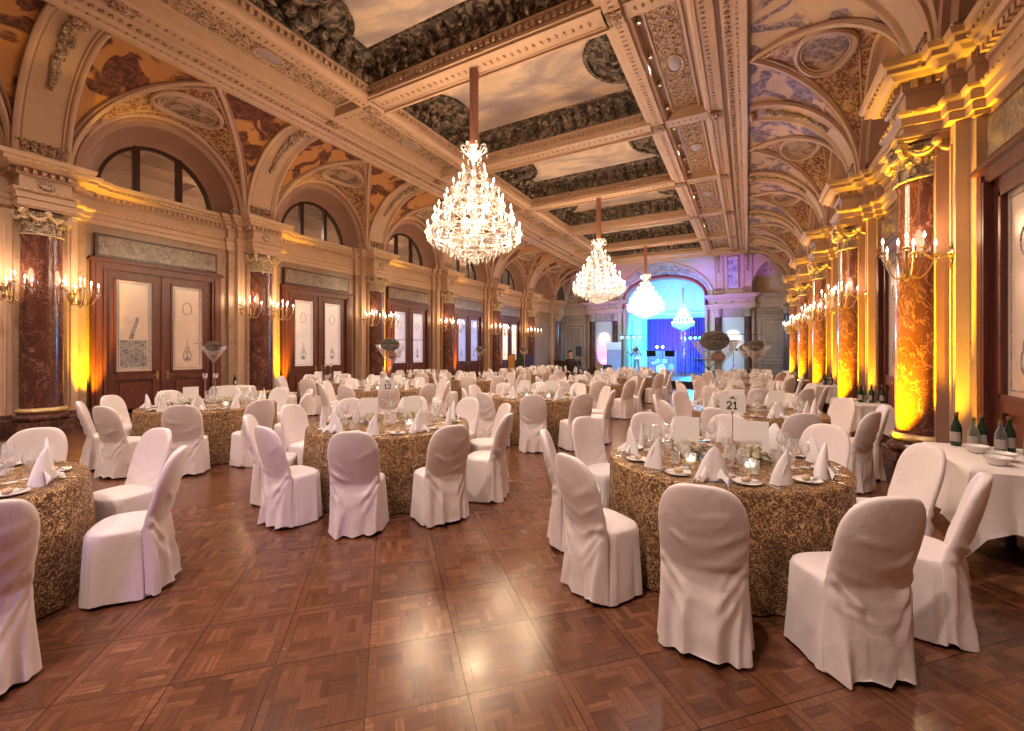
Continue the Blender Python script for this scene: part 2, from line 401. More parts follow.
m = MB(); m.box(XL - 6, XR + 3, YF - .2, YB + 12, -.12, 0)
struct(m.build('floor', PARQ, smooth=False), 'brown oak parquet floor laid in diagonal square tiles')

# side walls
for side in ('left', 'right'):
    m = MB(); m.tf = FR[side]
    m.box(YF - .2, YB + .2, -.25, 0, 0, 5.22)
    m2 = struct(m.build('wall_' + side, TAN_MARBLE if side == 'left' else BROWN_MARBLE, smooth=False))
    # pilasters behind the columns
    ms = MB(); ms.tf = FR[side]; mi = MB(); mi.tf = FR[side]; mp = MB(); mp.tf = FR[side]
    for c in SC_COLS[side]:
        ms.box(c - .71, c + .71, 0, .10, .0, 4.36); mi.box(c - .54, c + .54, .10, .22, .0, 4.36); mp.box(c - .36, c + .36, .22, .34, .0, 4.36)
        for q in (-1, 1):
            ms.box(c + q * .70 - .04, c + q * .70 + .04, .0, .125, 4.28, 4.36)
            mi.box(c + q * .45 - .015, c + q * .45 + .015, .22, .24, .5, 4.1)
    ms.build('pilaster', TAN_MARBLE, m2, smooth=False); mi.build('pilaster_inner', STUC, m2, smooth=False); mp.build('pilaster_strip', STUC_D if side == 'right' else TAN_MARBLE, m2, smooth=False)
    # skirting
    path = [(YF, 0.0)]
    for c in SC_COLS[side]:
        for (d, h) in ((-.75, 0.0), (-.75, .10), (-.54, .10), (-.54, .22), (.54, .22), (.54, .10), (.75, .10), (.75, 0.0)):
            path.append((c + d, h))
    path.append((YB, 0.0))
    b = MB(); b.tf = FR[side]; b.sweep(path, [(.0, 0.0), (.05, 0.0), (.05, .30), (.03, .34), (.03, .40), (0, .42)])
    struct(b.build('baseboard_' + side, DARK_MARBLE, smooth=False))

# entablature running round the room, broken forward over each column
PROF = [(-.05, 4.34), (.03, 4.34), (.03, 4.44), (.055, 4.45), (.055, 4.55), (.09, 4.58), (.10, 4.62), (.0, 4.635), (0, 4.86), (.03, 4.87), (.05, 4.90),
        (.05, 4.985), (.15, 4.99), (.18, 5.04), (.24, 5.05), (.24, 5.11), (.28, 5.13), (.30, 5.20), (-.45, 5.235)]
def entab_path(cols, s0, s1, jut=.62, w=.35):
    p = [(s0, .012)]
    for c in cols:
        for (d, h) in ((-.74, .012), (-.74, .12), (-.55, .12), (-.55, .26), (-w, .26), (-w, jut), (w, jut), (w, .26), (.55, .26), (.55, .12), (.74, .12), (.74, .012)):
            p.append((c + d, h))
    p.append((s1, .012)); return p
def entablature(name, fr, cols, s0, s1, mat=STUC, label=None):
    p = entab_path(cols, s0, s1)
    m = MB(); m.tf = fr; m.sweep(p, PROF); o = struct(m.build(name, mat, smooth=False), label)
    d = MB(); d.tf = fr; bd = MB(); bd.tf = fr
    for i in range(len(p) - 1):
        a, b = p[i], p[i + 1]; L = math.hypot(b[0] - a[0], b[1] - a[1])
        ux, uy = (b[0] - a[0]) / L, (b[1] - a[1]) / L; nx, ny = -uy, ux
        k = max(1, int(L / .105)); 
        if L < .15: continue
        for j in range(k):
            t = (j + .5) / k * L; x, y = a[0] + ux * t, a[1] + uy * t
            def blk(mm, o0, o1, hw, z0, z1):
                q = [(x + ux * e * hw + nx * o_, y + uy * e * hw + ny * o_) for e, o_ in ((-1, o0), (1, o0), (1, o1), (-1, o1))]
                mm.add([(px_, py_, z) for z in (z0, z1) for px_, py_ in q], [(0, 1, 2, 3), (7, 6, 5, 4), (0, 4, 5, 1), (1, 5, 6, 2), (2, 6, 7, 3), (3, 7, 4, 0)])
            blk(d, .045, .115, .028, 4.905, 4.982)
            blk(bd, .235, .262, .020, 5.06, 5.10)
            blk(bd, .095, .115, .022, 4.585, 4.61)
    d.build('dentils', STUC, o, smooth=False); bd.build('bead_moulding', GILT, o, smooth=False)
    r = MB(); r.tf = fr
    for c in cols:
        r.add([(c + (.12 + .0) * cos(t * pi / 8), .63, 4.745 + .10 * sin(t * pi / 8)) for t in range(16)] + [(c + .09 * cos(t * pi / 8), .68, 4.745 + .075 * sin(t * pi / 8)) for t in range(16)] + [(c, .65, 4.745)],
              [(t, (t + 1) % 16, 16 + (t + 1) % 16, 16 + t) for t in range(16)] + [(16 + t, 16 + (t + 1) % 16, 32) for t in range(16)])
    r.build('rosette', CAPM, o)
    return o
entablature('trim_1', frame_left, COLS, YF, YB, label='cream dentilled cornice along the left wall')
entablature('trim_2', frame_right, COLS_R, YF, YB, label='cream dentilled cornice along the right wall')

# ------------------------------------------------------------------ columns
def make_column():
    r = empty('marble_column'); tag(r, 'x', 'column')
    b = MB(); b.box(-.42, .42, -.42, .42, 0, .22); b.box(-.38, .38, -.38, .38, .22, .30); b.build('plinth', DARK_MARBLE, r, smooth=False)
    b = MB(); b.lathe([(.36, .30), (.385, .33), (.385, .37), (.36, .40), (.33, .42), (.33, .45)], 28); b.build('base_moulding', DARK_MARBLE, r)
    b = MB(); b.lathe([(.33, .45), (.345, .46), (.355, .49), (.34, .53), (.31, .54)], 28); b.build('base_ring', GILT, r)
    b = MB(); b.lathe([(.305, .54), (.298, .6), (.30, 1.2), (.298, 2.0), (.290, 3.0), (.275, 3.72), (.285, 3.76), (.285, 3.80)], 32); b.build('shaft', RED_MARBLE, r)
    c = MB(); c.lathe([(.30, 3.80), (.315, 3.82), (.30, 3.845), (.27, 3.85), (.27, 3.95), (.29, 4.06), (.34, 4.16), (.39, 4.22)], 24)
    # acanthus leaves
    for ring, (z0, h, rr, k) in enumerate(((3.86, .17, .275, 8), (3.98, .17, .285, 8))):
        for i in range(k):
            a = 2 * pi * (i + ring * .5) / k
            pts = []
            for t in range(6):
                q = t / 5; out = rr + .015 + .09 * max(0, q - .45) ** 1.3 * 2.2; z = z0 + h * sin(min(q * 1.25, 1.25) * pi / 2 / 1.0) if q < .8 else z0 + h * (1 - (q - .8) * .9)
                pts.append((out, z, .075 * (1 - q * .75)))
            vs = []
            for (o_, z, wd) in pts:
                for e in (-1, 0, 1):
                    rr_ = o_ + (0.02 if e == 0 else 0); aa = a + e * wd / rr_
                    vs.append((rr_ * cos(aa), rr_ * sin(aa), z))
            c.add(vs, [(3 * i_ + j, 3 * i_ + j + 1, 3 * i_ + j + 4, 3 * i_ + j + 3) for i_ in range(5) for j in range(2)])
    c.build('capital', CAPM, r)
    v = MB()
    for i in range(4):
        a = pi / 4 + i * pi / 2; cx_, cy_ = .40 * cos(a), .40 * sin(a); pts = []
        for t in range(22):
            q = t / 21; th = q * 4.2 * pi; rr = .105 * (1 - q * .82)
            pts.append((cx_ + cos(a) * rr * cos(th), cy_ + sin(a) * rr * cos(th), 4.16 + rr * sin(th)))
        v.tube(pts, [.036 - .018 * t / 21 for t in range(22)], 6)
        v.tube([(cx_ * .55, cy_ * .55, 4.05), (cx_ * .8, cy_ * .8, 4.14), (cx_, cy_, 4.265)], [.03, .04, .04], 6)
    for i in range(4):
        a = i * pi / 2                                                # swags and masks between the volutes
        v.ball((.36 * cos(a), .36 * sin(a), 4.20), .06, 8, 6)
        for e in (-1, 1):
            v.tube([((.38 - .02 * abs(t - 4) / 4) * cos(a + e * t * .085), (.38 - .02 * abs(t - 4) / 4) * sin(a + e * t * .085), 4.17 - .09 * sin(pi * t / 8)) for t in range(9)], [.018 + .012 * sin(pi * t / 8) for t in range(9)], 6)
    v.build('volutes', plain('capital_gilding', (.60, .44, .27), .45, bump=.3, scale=30), r)
    ab = MB(); pts = []
    for i in range(4):
        a0 = pi / 4 + i * pi / 2
        for t in range(6):
            q = t / 6; a = a0 + q * pi / 2; rad = .56 - .20 * sin(pi * q); pts.append((rad * cos(a), rad * sin(a)))
    for z0, z1, s_ in ((4.265, 4.30, .93), (4.30, 4.345, 1.0)):
        N = len(pts); ab.add([(x * s_, y * s_, z) for z in (z0, z1) for x, y in pts], [tuple(range(N)), tuple(range(2 * N - 1, N - 1, -1))] + [(i, (i + 1) % N, N + (i + 1) % N, N + i) for i in range(N)])
    ab.build('abacus', STUC, r, smooth=False)
    return r
colm = Once(make_column())
for i, c in enumerate(COLS):
    if i >= 1:
        colm((XL + .34, c, 0), 0, '%s red marble column along the left wall, counting from the camera' % ORD[i - 1])
    if i >= 2:
        colm((XR - .34, COLS_R[i], 0), pi, '%s red marble column along the right wall, counting from the camera' % ORD[i - 2])

# ------------------------------------------------------------------ vaults, lunettes and ribs
def vp(s, ph, off=0.0):                                            # point on the quarter vault: s along the wall, ph 0..90 deg
    return (s, HV + WV * (1 - cos(ph)) + off * sin(max(ph, .2)) * .0 + off * cos(ph), ZS + (ZC - ZS) * sin(ph) - off * sin(ph))
def pen_edge(mid, hw, hap, sign):
    """plan edge of a penetration at vault angle ph"""
    def f(ph):
        hh = WV * (1 - cos(ph))
        return mid + sign * hw * max(0.0, 1 - hh / hap)
    return f
def strip_mesh(fr, fa, fb, n=14, k=8, ph0=0.0, ph1=pi / 2):
    m = MB(); m.tf = fr
    def fn(u, v):
        ph = ph0 + (ph1 - ph0) * u; a, b = fa(ph), fb(ph)
        if b < a: a = b = (a + b) / 2
        return vp(a + (b - a) * v, ph)
    m.grid(fn, n, k); return m
def cell(fr, mid, hw, rise, R, hap=WV, sp=ZS):
    """surface between the wall arch and the groins"""
    def ap(al): return (mid + R * cos(al), HV, sp + rise * sin(al))
    def gp(al):
        hh = hap * (1 - abs(cos(al))); ph = math.acos(max(0, 1 - hh / WV))
        return vp(mid + hw * cos(al), ph)
    def cp(al, v, off=0):
        a, g = ap(al), gp(al)
        return tuple(a[i] + (g[i] - a[i]) * v for i in range(3))[:2] + (a[2] + (g[2] - a[2]) * v - off,)
    return ap, gp, cp
trimno = [2]
def new_trim():
    trimno[0] += 1; return 'trim_%d' % trimno[0]
def arch_ring(m, mid, prof, sp, kz=1.0, n=28, a0=0.0, a1=pi):
    """prof: list of (radius, h); swept round a half circle, height scaled kz"""
    m.grid(lambda u, v: (mid + prof[int(round(v * (len(prof) - 1)))][0] * cos(a0 + (a1 - a0) * u), prof[int(round(v * (len(prof) - 1)))][1],
                         sp + kz * prof[int(round(v * (len(prof) - 1)))][0] * sin(a0 + (a1 - a0) * u)), n, len(prof) - 1)
def vault_bay(side, mid, hw, paint, R=None, rise=None, hap=WV, window=False, medallion=True, wno=None, cellmat=None):
    fr = FR[side]; R = R or hw - .10; rise = rise or R * 1.10
    ap, gp, cp = cell(fr, mid, hw, rise, R, hap)
    o = MB(); o.tf = fr; o.grid(lambda u, v: cp(pi * u, v), 36, 6)
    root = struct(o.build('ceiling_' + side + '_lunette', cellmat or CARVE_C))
    e = MB(); e.tf = fr
    for off, rr in ((0.0, .055), (.11, .026)):
        e.tube([tuple(Vector(cp(pi * u / 40, 1 - off)) - Vector((0, 0, .015))) for u in range(41)], rr, 6)
    e.tube([cp(pi * u / 40, .05, .0) for u in range(41)], .05, 6)
    e.tube([cp(pi * u / 40, .17, .0) for u in range(5, 36)], .018, 6)
    e.build('moulding', STUC, root)
    if medallion and hap > 1.5:
        g = MB(); g.tf = fr
        def ov(t, k, off):                                           # an ellipse in plan laid on the ruled cell
            x = .66 * k * cos(t); al = math.acos(x / 1.67); return cp(al, min(.97, (.84 + .44 * k * sin(t)) / (WV * (1 - abs(cos(al))))), off)
        ring = [ov(t * pi / 12, 1, .035) for t in range(24)]
        g.tube(ring, .05, 6, closed=True)
        ring2 = [ov(t * pi / 12, .84, .035) for t in range(24)]
        g.tube(ring2, .02, 5, closed=True)
        g.build('medallion_frame', STUC, root)
        g = MB(); g.tf = fr; N = 24
        g.add([ov(0, 0, .02)] + [ov(t * pi / 12, .5, .02) for t in range(N)] + [ov(t * pi / 12, .97, .02) for t in range(N)], [(0, 1 + t, 1 + (t + 1) % N) for t in range(N)] + [(1 + t, 1 + (t + 1) % N, 1 + N + (t + 1) % N, 1 + N + t) for t in range(N)])
        g.build('medallion', MEDAL, root)
        t_ = MB(); t_.tf = fr
        for sg in (-1, 1):                                           # ornamental triangles beside the oval
            for (a_, v_, r_) in ((.62, .35, .10), (.74, .33, .075), (.85, .30, .055), (.55, .62, .07), (.95, .27, .04)):
                cc = cp(pi / 2 + sg * a_, v_, .01)
                t_.tube([(cc[0] + r_ * cos(q * .7) * (1 - q / 14), cc[1] + r_ * .3 * sin(q * .7), cc[2] + r_ * .8 * sin(q * .7) * (1 - q / 14) - .01) for q in range(10)], .014, 5)
        t_.build('scrollwork', STUC, root)
    # concave reveal stepping back to the lunette
    if hap > 1.5:
        kz = rise / R; Rw = R - .45
        prof = [(R + .10, HV + .0), (R + .04, HV + .06), (R - .04, HV + .05), (R - .06, HV - .02), (R - .16, HV - .06), (R - .17, HV - .12), (R - .30, HV - .40), (R - .40, HV - .52), (Rw, HV - .56), (Rw, HV - .75)]
        q = MB(); q.tf = fr; arch_ring(q, mid, prof, ZS - .02, kz)
        q.build('arch_reveal', STUC_D, root)
        if window:
            Rz = Rw * kz
            f = MB(); f.tf = fr
            arch_ring(f, mid, [(Rw, HV - .60), (Rw, HV - .55), (Rw - .07, HV - .55), (Rw - .07, HV - .66), (Rw, HV - .66)], ZS - .02, kz)
            f.box(mid - Rw, mid + Rw, HV - .66, HV - .55, ZS - .05, ZS + .06)
            for x_ in (-.44, .42):
                zt = ZS - .02 + kz * sqrt(max(0, Rw * Rw - x_ * x_)); f.box(mid + x_ - .06, mid + x_ + .06, HV - .65, HV - .53, ZS, zt)
            wo = struct(f.build('window_%d' % wno, MAHOG_D, smooth=False), 'arched lunette window with two dark mullions, %s from the camera' % ORD[wno - 1])
            p = MB(); p.tf = fr; N = 24
            p.add([(mid, HV - .60, ZS)] + [(mid + (Rw - .03) * cos(pi * t / N), HV - .60, ZS + kz * (Rw - .03) * sin(pi * t / N)) for t in range(N + 1)], [(0, 1 + t, 2 + t) for t in range(N)])
            p.build('window_pane', WINDOW_GLASS, wo)
        else:
            p = MB(); p.tf = fr; N = 24
            p.add([(mid, HV - .60, ZS - .02)] + [(mid + Rw * 1.02 * cos(pi * t / N), HV - .60, ZS - .02 + kz * Rw * 1.02 * sin(pi * t / N)) for t in range(N + 1)], [(0, 1 + t, 2 + t) for t in range(N)])
            p.build('blind_panel', STUC_D, root)
    return root
def rib(side, c, w=.40, label=None):
    fr = FR[side]; m = MB(); m.tf = fr
    prof = [(-w, -.02), (-w, .05), (-w + .05, .07), (-w + .09, .05), (-w + .10, .03), (-w + .13, .045), (-w + .15, .02), (w - .15, .02), (w - .13, .045), (w - .10, .03), (w - .09, .05), (w - .05, .07), (w, .05), (w, -.02)]
    m.grid(lambda u, v: vp(c + prof[int(round(v * (len(prof) - 1)))][0], u * pi / 2, prof[int(round(v * (len(prof) - 1)))][1] + .03), 20, len(prof) - 1)
    o = struct(m.build(new_trim(), STUC, ang=50), label)
    g = MB(); g.tf = fr; rn = random.Random(int(c * 10))
    for k in range(22):                                              # hanging fruit garland in relief
        q = k / 21; ph = radians(82 - q * 42); wd = .13 * (1 - q * .75)
        for j in range(3):
            p = vp(c + rn.uniform(-wd, wd), ph, .09); g.ball(p, rn.uniform(.025, .05), 6, 4)
    g.build('garland', CAPM, o)
    s = MB(); s.tf = fr
    for k in range(5):                                               # foot block and scroll
        p = vp(c - .24 + .12 * k, .10, .09); s.ball((p[0], p[1], p[2] + .06), .07, 6, 5, (1, .6, 1.7))
    p = vp(c - w, .0, .1)
    s.box(c - w + .04, c + w - .04, HV, HV + .16, ZS - .02, ZS + .05); s.box(c - w + .04, c + w - .04, HV, HV + .15, ZS + .30, ZS + .34)
    s.ball(vp(c, radians(88), .12), .10, 8, 6, (1.6, 1, 1)); s.build('console', CARVE_F, o)
    return o
MIDS = [C0 + BAY * (i + .5) for i in range(-1, 5)]
SIDE_CORNER = (YB - HV - 1.03, 1.0, 1.0)
wn_ = 0
for side, paint in (('left', PAINT_L), ('right', PAINT_R)):
    ofs = 0 if side == 'left' else .43
    pens = [(mm + ofs, 1.72, WV) for mm in MIDS] + [(26.1 + ofs * .5, 1.62, WV), (YB - HV - 1.0, 1.0, 1.0)]
    for i, (mm, hw, hap) in enumerate(pens):
        if i < 1 and False: continue
        win = side == 'left' and hap > 1.5 and i < 6
        if win: wn_ += 1
        vault_bay(side, mm, hw, paint, hap=hap, window=win, wno=wn_ if win else None, rise=None if hap > 1.5 else 1.35)
    for i in range(len(pens) - 1):
        a, b = pens[i], pens[i + 1]
        o = strip_mesh(FR[side], pen_edge(a[0], a[1], a[2], 1), pen_edge(b[0], b[1], b[2], -1))
        so = struct(o.build('ceiling_' + side + '_vault', paint), 'painted vault with figures beside the rib, %s wall' % side)
    a = pens[0]; o = strip_mesh(FR[side], lambda ph: YF, pen_edge(a[0], a[1], a[2], -1)); struct(o.build('ceiling_' + side + '_vault', paint))
    for c in SC_COLS[side][:-1]:
        rib(side, c, label='arched vault rib with fruit garland on the %s side' % side)
    rib(side, 27.9, .16)
    # dark moulding lines framing the painted spandrels
    fm = MB(); fm.tf = FR[side]
    for mm, hw, hap in pens[:-1]:
        for sg in (-1, 1):
            f = pen_edge(mm, hw + .10, hap + .06, sg)
            fm.tube([vp(f(u * pi / 2 / 24), u * pi / 2 / 24, .02) for u in range(1, 24)], .03, 5)
    struct(fm.build(new_trim(), STUC_D))

# ------------------------------------------------------------------ back wall with stage arch
ARW, ARS, ARR = 2.6, 4.95, 1.40                                    # half width, spring, rise
m = MB(); m.tf = frame_back
m.box(XL - .2, CX - ARW, -.5, 0, 0, 5.22); m.box(CX + ARW, XR + .2, -.5, 0, 0, 5.22)
wb = struct(m.build('wall_back', TAN_MARBLE, smooth=False), 'pale panelled end wall either side of the stage arch')
pm = MB(); pm.tf = frame_back
BCOL = [CX - 5.35, CX - 3.25, CX + 3.25, CX + 5.35]
def panel_frame(mm, s0, s1, z0, z1, t=.05, d=.04, h0=0.0):
    mm.box(s0, s1, h0, h0 + d, z0, z0 + t); mm.box(s0, s1, h0, h0 + d, z1 - t, z1); mm.box(s0, s0 + t, h0, h0 + d, z0, z1); mm.box(s1 - t, s1, h0, h0 + d, z0, z1)
for sg in (-1, 1):
    a, b = sorted((CX + sg * 5.6, CX + sg * 7.1))
    panel_frame(pm, a, b, 1.1, 3.7); panel_frame(pm, a + .25, b - .25, 1.35, 3.45, .04); panel_frame(pm, a, b, .45, .95); panel_frame(pm, a + .1, b - .1, 3.8, 4.2, .04)
    for q in (3.0, 5.2):
        c_ = CX + sg * q; pm.box(c_ - .12, c_ + .12, 0, .16, 0, 4.36)
pm.build('wall_panel', STUC, wb, smooth=False)
# entablature on the two halves
def back_path(s0, s1, c0, c1):
    return [(s0, .012), (c0, .012), (c0, .30), (c1, .30), (c1, .012), (s1, .012)]
for sg, (s0, s1) in ((-1, (XL, CX - ARW)), (1, (CX + ARW, XR))):
    cc = sorted((CX + sg * 2.78, CX + sg * 5.35))
    p = back_path(s0, s1, cc[0], cc[1]); m = MB(); m.tf = frame_back; m.sweep(p, PROF); o = struct(m.build(new_trim(), STUC, smooth=False), 'cream cornice of the end wall, %s of the stage arch' % ('left' if sg < 0 else 'right'))
    d = MB(); d.tf = frame_back
    x_ = s0
    while x_ < s1: h_ = .30 if cc[0] < x_ < cc[1] else 0; d.box(x_, x_ + .06, h_ + .04, h_ + .11, 4.905, 4.98); x_ += .12
    d.build('dentils', STUC, o, smooth=False)
    r = MB(); r.tf = frame_back
    for q in (3.2, 4.1, 4.95): r.ball((CX + sg * q, .30, 4.745), .09, 10, 6, (1, .4, 1))
    r.build('rosette', CAPM, o)
    # engaged half columns flanking the end doors, with one long carved capital band
    for q in (3.30, 5.0):
        rr = empty('end_wall_column', (CX + sg * q, YB - .12, 0)); tag(rr, 'red marble column of the end wall, %s side, %s the stage arch' % ('left' if sg < 0 else 'right', 'next to' if q < 4 else 'farther from'), 'column')
        b = MB(); b.box(-.3, .3, -.22, .12, 0, .4); b.build('plinth', DARK_MARBLE, rr, smooth=False)
        b = MB(); b.lathe([(.22, .4), (.2, .5), (.2, 2.0), (.185, 3.75), (.2, 3.8)], 20); b.build('shaft', RED_MARBLE, rr)
        b = MB(); b.lathe([(.2, 3.8), (.2, 3.95), (.26, 4.2), (.3, 4.33)], 12)
        for t in range(10): b.ball((.24 * cos(t), .24 * sin(t), 3.95 + .03 * t), .06, 6, 4)
        b.build('capital', CAPM, rr)
    b = MB(); b.tf = frame_back; b.box(CX + sg * 4.15 - .75, CX + sg * 4.15 + .75, 0, .12, 3.85, 4.34); b.build('wall_carving', CAPM, wb, smooth=False)
# end vault: penetrations = corner, stage arch, corner
EH = 3.05
ends = [(CX - 6.03, 1.0, 1.0), (CX, EH, WV), (CX + 6.03, 1.0, 1.0)]
apx = CX
for i, (mm, hw, hap) in enumerate(ends):
    if i == 1: continue
    vault_bay('back', mm, .99, STAGE_PAINT, R=.9, rise=1.4, hap=1.0, medallion=False, cellmat=STUC)
    # conch: ribbed shell half dome behind the corner arch
    sh = MB(); sh.tf = frame_back
    def shell(u, v, mm=mm):
        th = pi * u; ph = v * pi / 2; fl = 1 + .035 * abs(sin(th * 9))
        return (mm + .86 * cos(th) * cos(ph * .98) * fl, .28 - .75 * sin(ph), ZS + 1.33 * sin(th) * cos(ph * .98) * fl)
    sh.grid(shell, 72, 10); struct(sh.build(new_trim(), STUC if i == 2 else MEDAL), 'shell niche head above the end wall cornice, %s corner' % ('right' if i == 2 else 'left'))
ap, gp, cp = cell(frame_back, CX, EH, ARR + (ZS - ZS) + .12, ARW + .12)
o = MB(); o.tf = frame_back; o.grid(lambda u, v: cp(pi * u, v), 48, 6); oc = struct(o.build('ceiling_back_lunette', STAGE_PAINT))
e = MB(); e.tf = frame_back
e.tube([cp(pi * u / 48, .98, .02) for u in range(49)], .07, 6); e.tube([cp(pi * u / 48, .30, .0) for u in range(49)], .05, 6); e.tube([cp(pi * u / 48, .80, .0) for u in range(49)], .03, 6)
e.build('moulding', STUC, oc)
e = MB(); e.tf = frame_back
for t in range(-3, 4):
    e.tube([cp(pi / 2 + t * .36 + .14 * cos(q * pi / 8), .55 + .17 * sin(q * pi / 8), .03) for q in range(16)], .03, 5, closed=True)
e.build('cartouche', STUC, oc)
e = MB(); e.tf = frame_back
pts = [(CX - ARW - .02, .31, 4.6)] + [(CX + (ARW + .02) * -cos(pi * t / 40), .31, ZS + (ARR + .04) * sin(pi * t / 40)) for t in range(41)] + [(CX + ARW + .02, .31, 4.6)]
e.tube(pts, .09, 8); struct(e.build(new_trim(), plain('crimson_band', (.30, .012, .03), .4)), 'crimson band edging the stage arch')
e = MB(); e.tf = frame_back
arc = [(CX - (ARW + .12) * cos(pi * t / 40), ZS + (ARR + .12) * sin(pi * t / 40)) for t in range(41)]; arc2 = [(CX - (ARW - .06) * cos(pi * t / 40), ZS + (ARR - .06) * sin(pi * t / 40)) for t in range(41)]
vs = [(x, .30, z) for x, z in arc] + [(x, .26, z) for x, z in arc2] + [(x, -.6, z) for x, z in arc2]
e.add(vs, [(t, t + 1, 42 + t, 41 + t) for t in range(40)] + [(41 + t, 42 + t, 83 + t, 82 + t) for t in range(40)])
e.box(CX - ARW - .1, CX - ARW + .06, -.6, .26, 0, ZS); e.box(CX + ARW - .06, CX + ARW + .1, -.6, .26, 0, ZS)
struct(e.build(new_trim(), STUC), 'jambs and soffit of the stage arch')
for sg, (a, b) in ((-1, (0, 1)), (1, (1, 2))):
    A, B = ends[a], ends[b]
    o = strip_mesh(frame_back, pen_edge(A[0], A[1], A[2], 1) if sg < 0 else pen_edge(A[0], A[1], WV, 1), pen_edge(B[0], B[1], B[2], -1))
    # trimmed by the diagonal of the side vault
    def lo(ph, A=A, sg=sg):
        hh = WV * (1 - cos(ph))
        if sg < 0: return max(A[0] + A[1] * max(0, 1 - hh / 1.0) if hh < 1 else -1e9, (XL + HV + hh) if hh >= 1 else -1e9)
        return A[0] + A[1] * max(0, 1 - hh / WV)
    def hi(ph, B=B, sg=sg):
        hh = WV * (1 - cos(ph))
        if sg > 0: return B[0] - B[1] * (1 - hh) if hh < 1 else XR - HV - hh
        return B[0] - B[1] * max(0, 1 - hh / WV)
    o = strip_mesh(frame_back, lo, hi, 20, 8)
    struct(o.build('ceiling_back_vault', STUC))
    for q in (3.38, 4.95): rib('back', CX + sg * q, .26)
    pn = MB(); pn.tf = frame_back
    pn.grid(lambda u, v: vp(CX + sg * 4.165 - .3 + .6 * v, radians(8 + 70 * u), .04), 10, 2); oo = struct(pn.build(new_trim(), STAGE_PAINT))
    pn = MB(); pn.tf = frame_back
    pn.tube([vp(CX + sg * 4.165 + x, radians(p), .06) for x, p in ((-.3, 8), (.3, 8), (.3, 30), (.3, 55), (.3, 78), (-.3, 78), (-.3, 55), (-.3, 30))], .035, 6, closed=True)
    pn.build('moulding', STUC, oo)
# ------------------------------------------------------------------ flat coffered ceiling
YE = YB - HV - WV
PC = [(2.75, 7.80), (2.75, 7.50), (2.79, 7.50), (2.82, 7.45), (3.10, 7.45), (3.12, 7.50), (3.18, 7.52), (3.20, 7.70), (3.30, 7.70), (3.31, 7.66), (3.36, 7.66), (3.36, 7.69), (3.92, 7.69), (3.92, 7.66), (3.97, 7.66),
      (3.98, 7.70), (4.05, 7.70), (4.07, 7.52), (4.13, 7.50), (4.15, 7.44), (4.20, 7.44), (4.21, 7.47), (4.40, 7.47), (4.41, 7.44), (4.48, 7.44), (4.50, 7.52), (4.56, 7.52), (4.58, 7.44), (4.78, 7.42), (4.80, 7.36), (4.86, 7.34), (4.90, 7.30), (4.98, 7.28), (4.98, 7.40), (5.12, 7.40)]
def qblock(m, x0, x1, y0, y1, z0, z1, bev=.02):
    m.box(x0, x1, y0, y1, z0, z1)
lm = MB()
for sg in (-1, 1):
    lm.grid(lambda u, v: (CX + sg * PC[int(round(v * (len(PC) - 1)))][0], YF + (YE - YF) * u, PC[int(round(v * (len(PC) - 1)))][1]), 1, len(PC) - 1)
# far end band closing on the end vault
for i in range(len(PC) - 1):
    pass
ceil = struct(lm.build('ceiling', STUC, smooth=False), 'coffered ceiling with cream beams and sky paintings')
fb = MB(); fb.box(CX - 4.98, CX + 4.98, YE - .25, YE + .05, 7.28, 7.5); fb.box(CX - 4.9, CX + 4.9, YE - .75, YE - .25, 7.44, 7.6); fb.build('end_beam', STUC, ceil, smooth=False)
BEAM = [c + .33 for c in COLS if c < YE - .8] + [YE - .3]
cb = MB(); st = MB(); rel = MB(); cart = MB(); cov = MB(); den = MB(); skyb = MB(); fig = MB(); cor = MB(); crf = MB()
for c in BEAM:
    cb.box(CX - 2.8, CX + 2.8, c - .30, c + .30, 7.50, 7.85)
    for y_ in (c - .27, c + .27): cb.box(CX - 2.8, CX + 2.8, y_ - .03, y_ + .03, 7.45, 7.50)
    for y_ in (c - .19, c + .19): cb.box(CX - 2.7, CX + 2.7, y_ - .012, y_ + .012, 7.485, 7.50)
    x_ = -2.62
    while x_ < 2.65: st.ball((CX + x_, c, 7.50), .035, 6, 4, (1, 2, .6)); x_ += .16
    for sg in (-1, 1):
        cb.box(min(CX + sg * 3.12, CX + sg * 4.12), max(CX + sg * 3.12, CX + sg * 4.12), c - .18, c + .18, 7.48, 7.75)
        x_ = 3.3
        while x_ < 4.0: st.ball((CX + sg * x_, c, 7.48), .03, 6, 4, (1, 2, .6)); x_ += .14
        for xx in (2.96, 4.31):
            cor.ball((CX + sg * xx, c, 7.43), .10, 8, 6, (1.2, 1.3, .55)); cor.box(CX + sg * xx - .14, CX + sg * xx + .14, c - .16, c + .16, 7.41, 7.46)
y_ = YF + .1
while y_ < YE - .2:                                                   # studs along the long beams and the leaf band
    for sg in (-1, 1):
        st.ball((CX + sg * 4.305, y_, 7.47), .03, 6, 4, (1.4, 1, .6)); st.ball((CX + sg * 2.96, y_, 7.45), .028, 6, 4, (2.2, 1, .5))
        crf.ball((CX + sg * 4.68, y_, 7.43), .055, 6, 4, (1.2, .9, .5))
        crf.ball((CX + sg * 4.83, y_, 7.35), .03, 6, 4, (1, 1, .6))
    y_ += .13
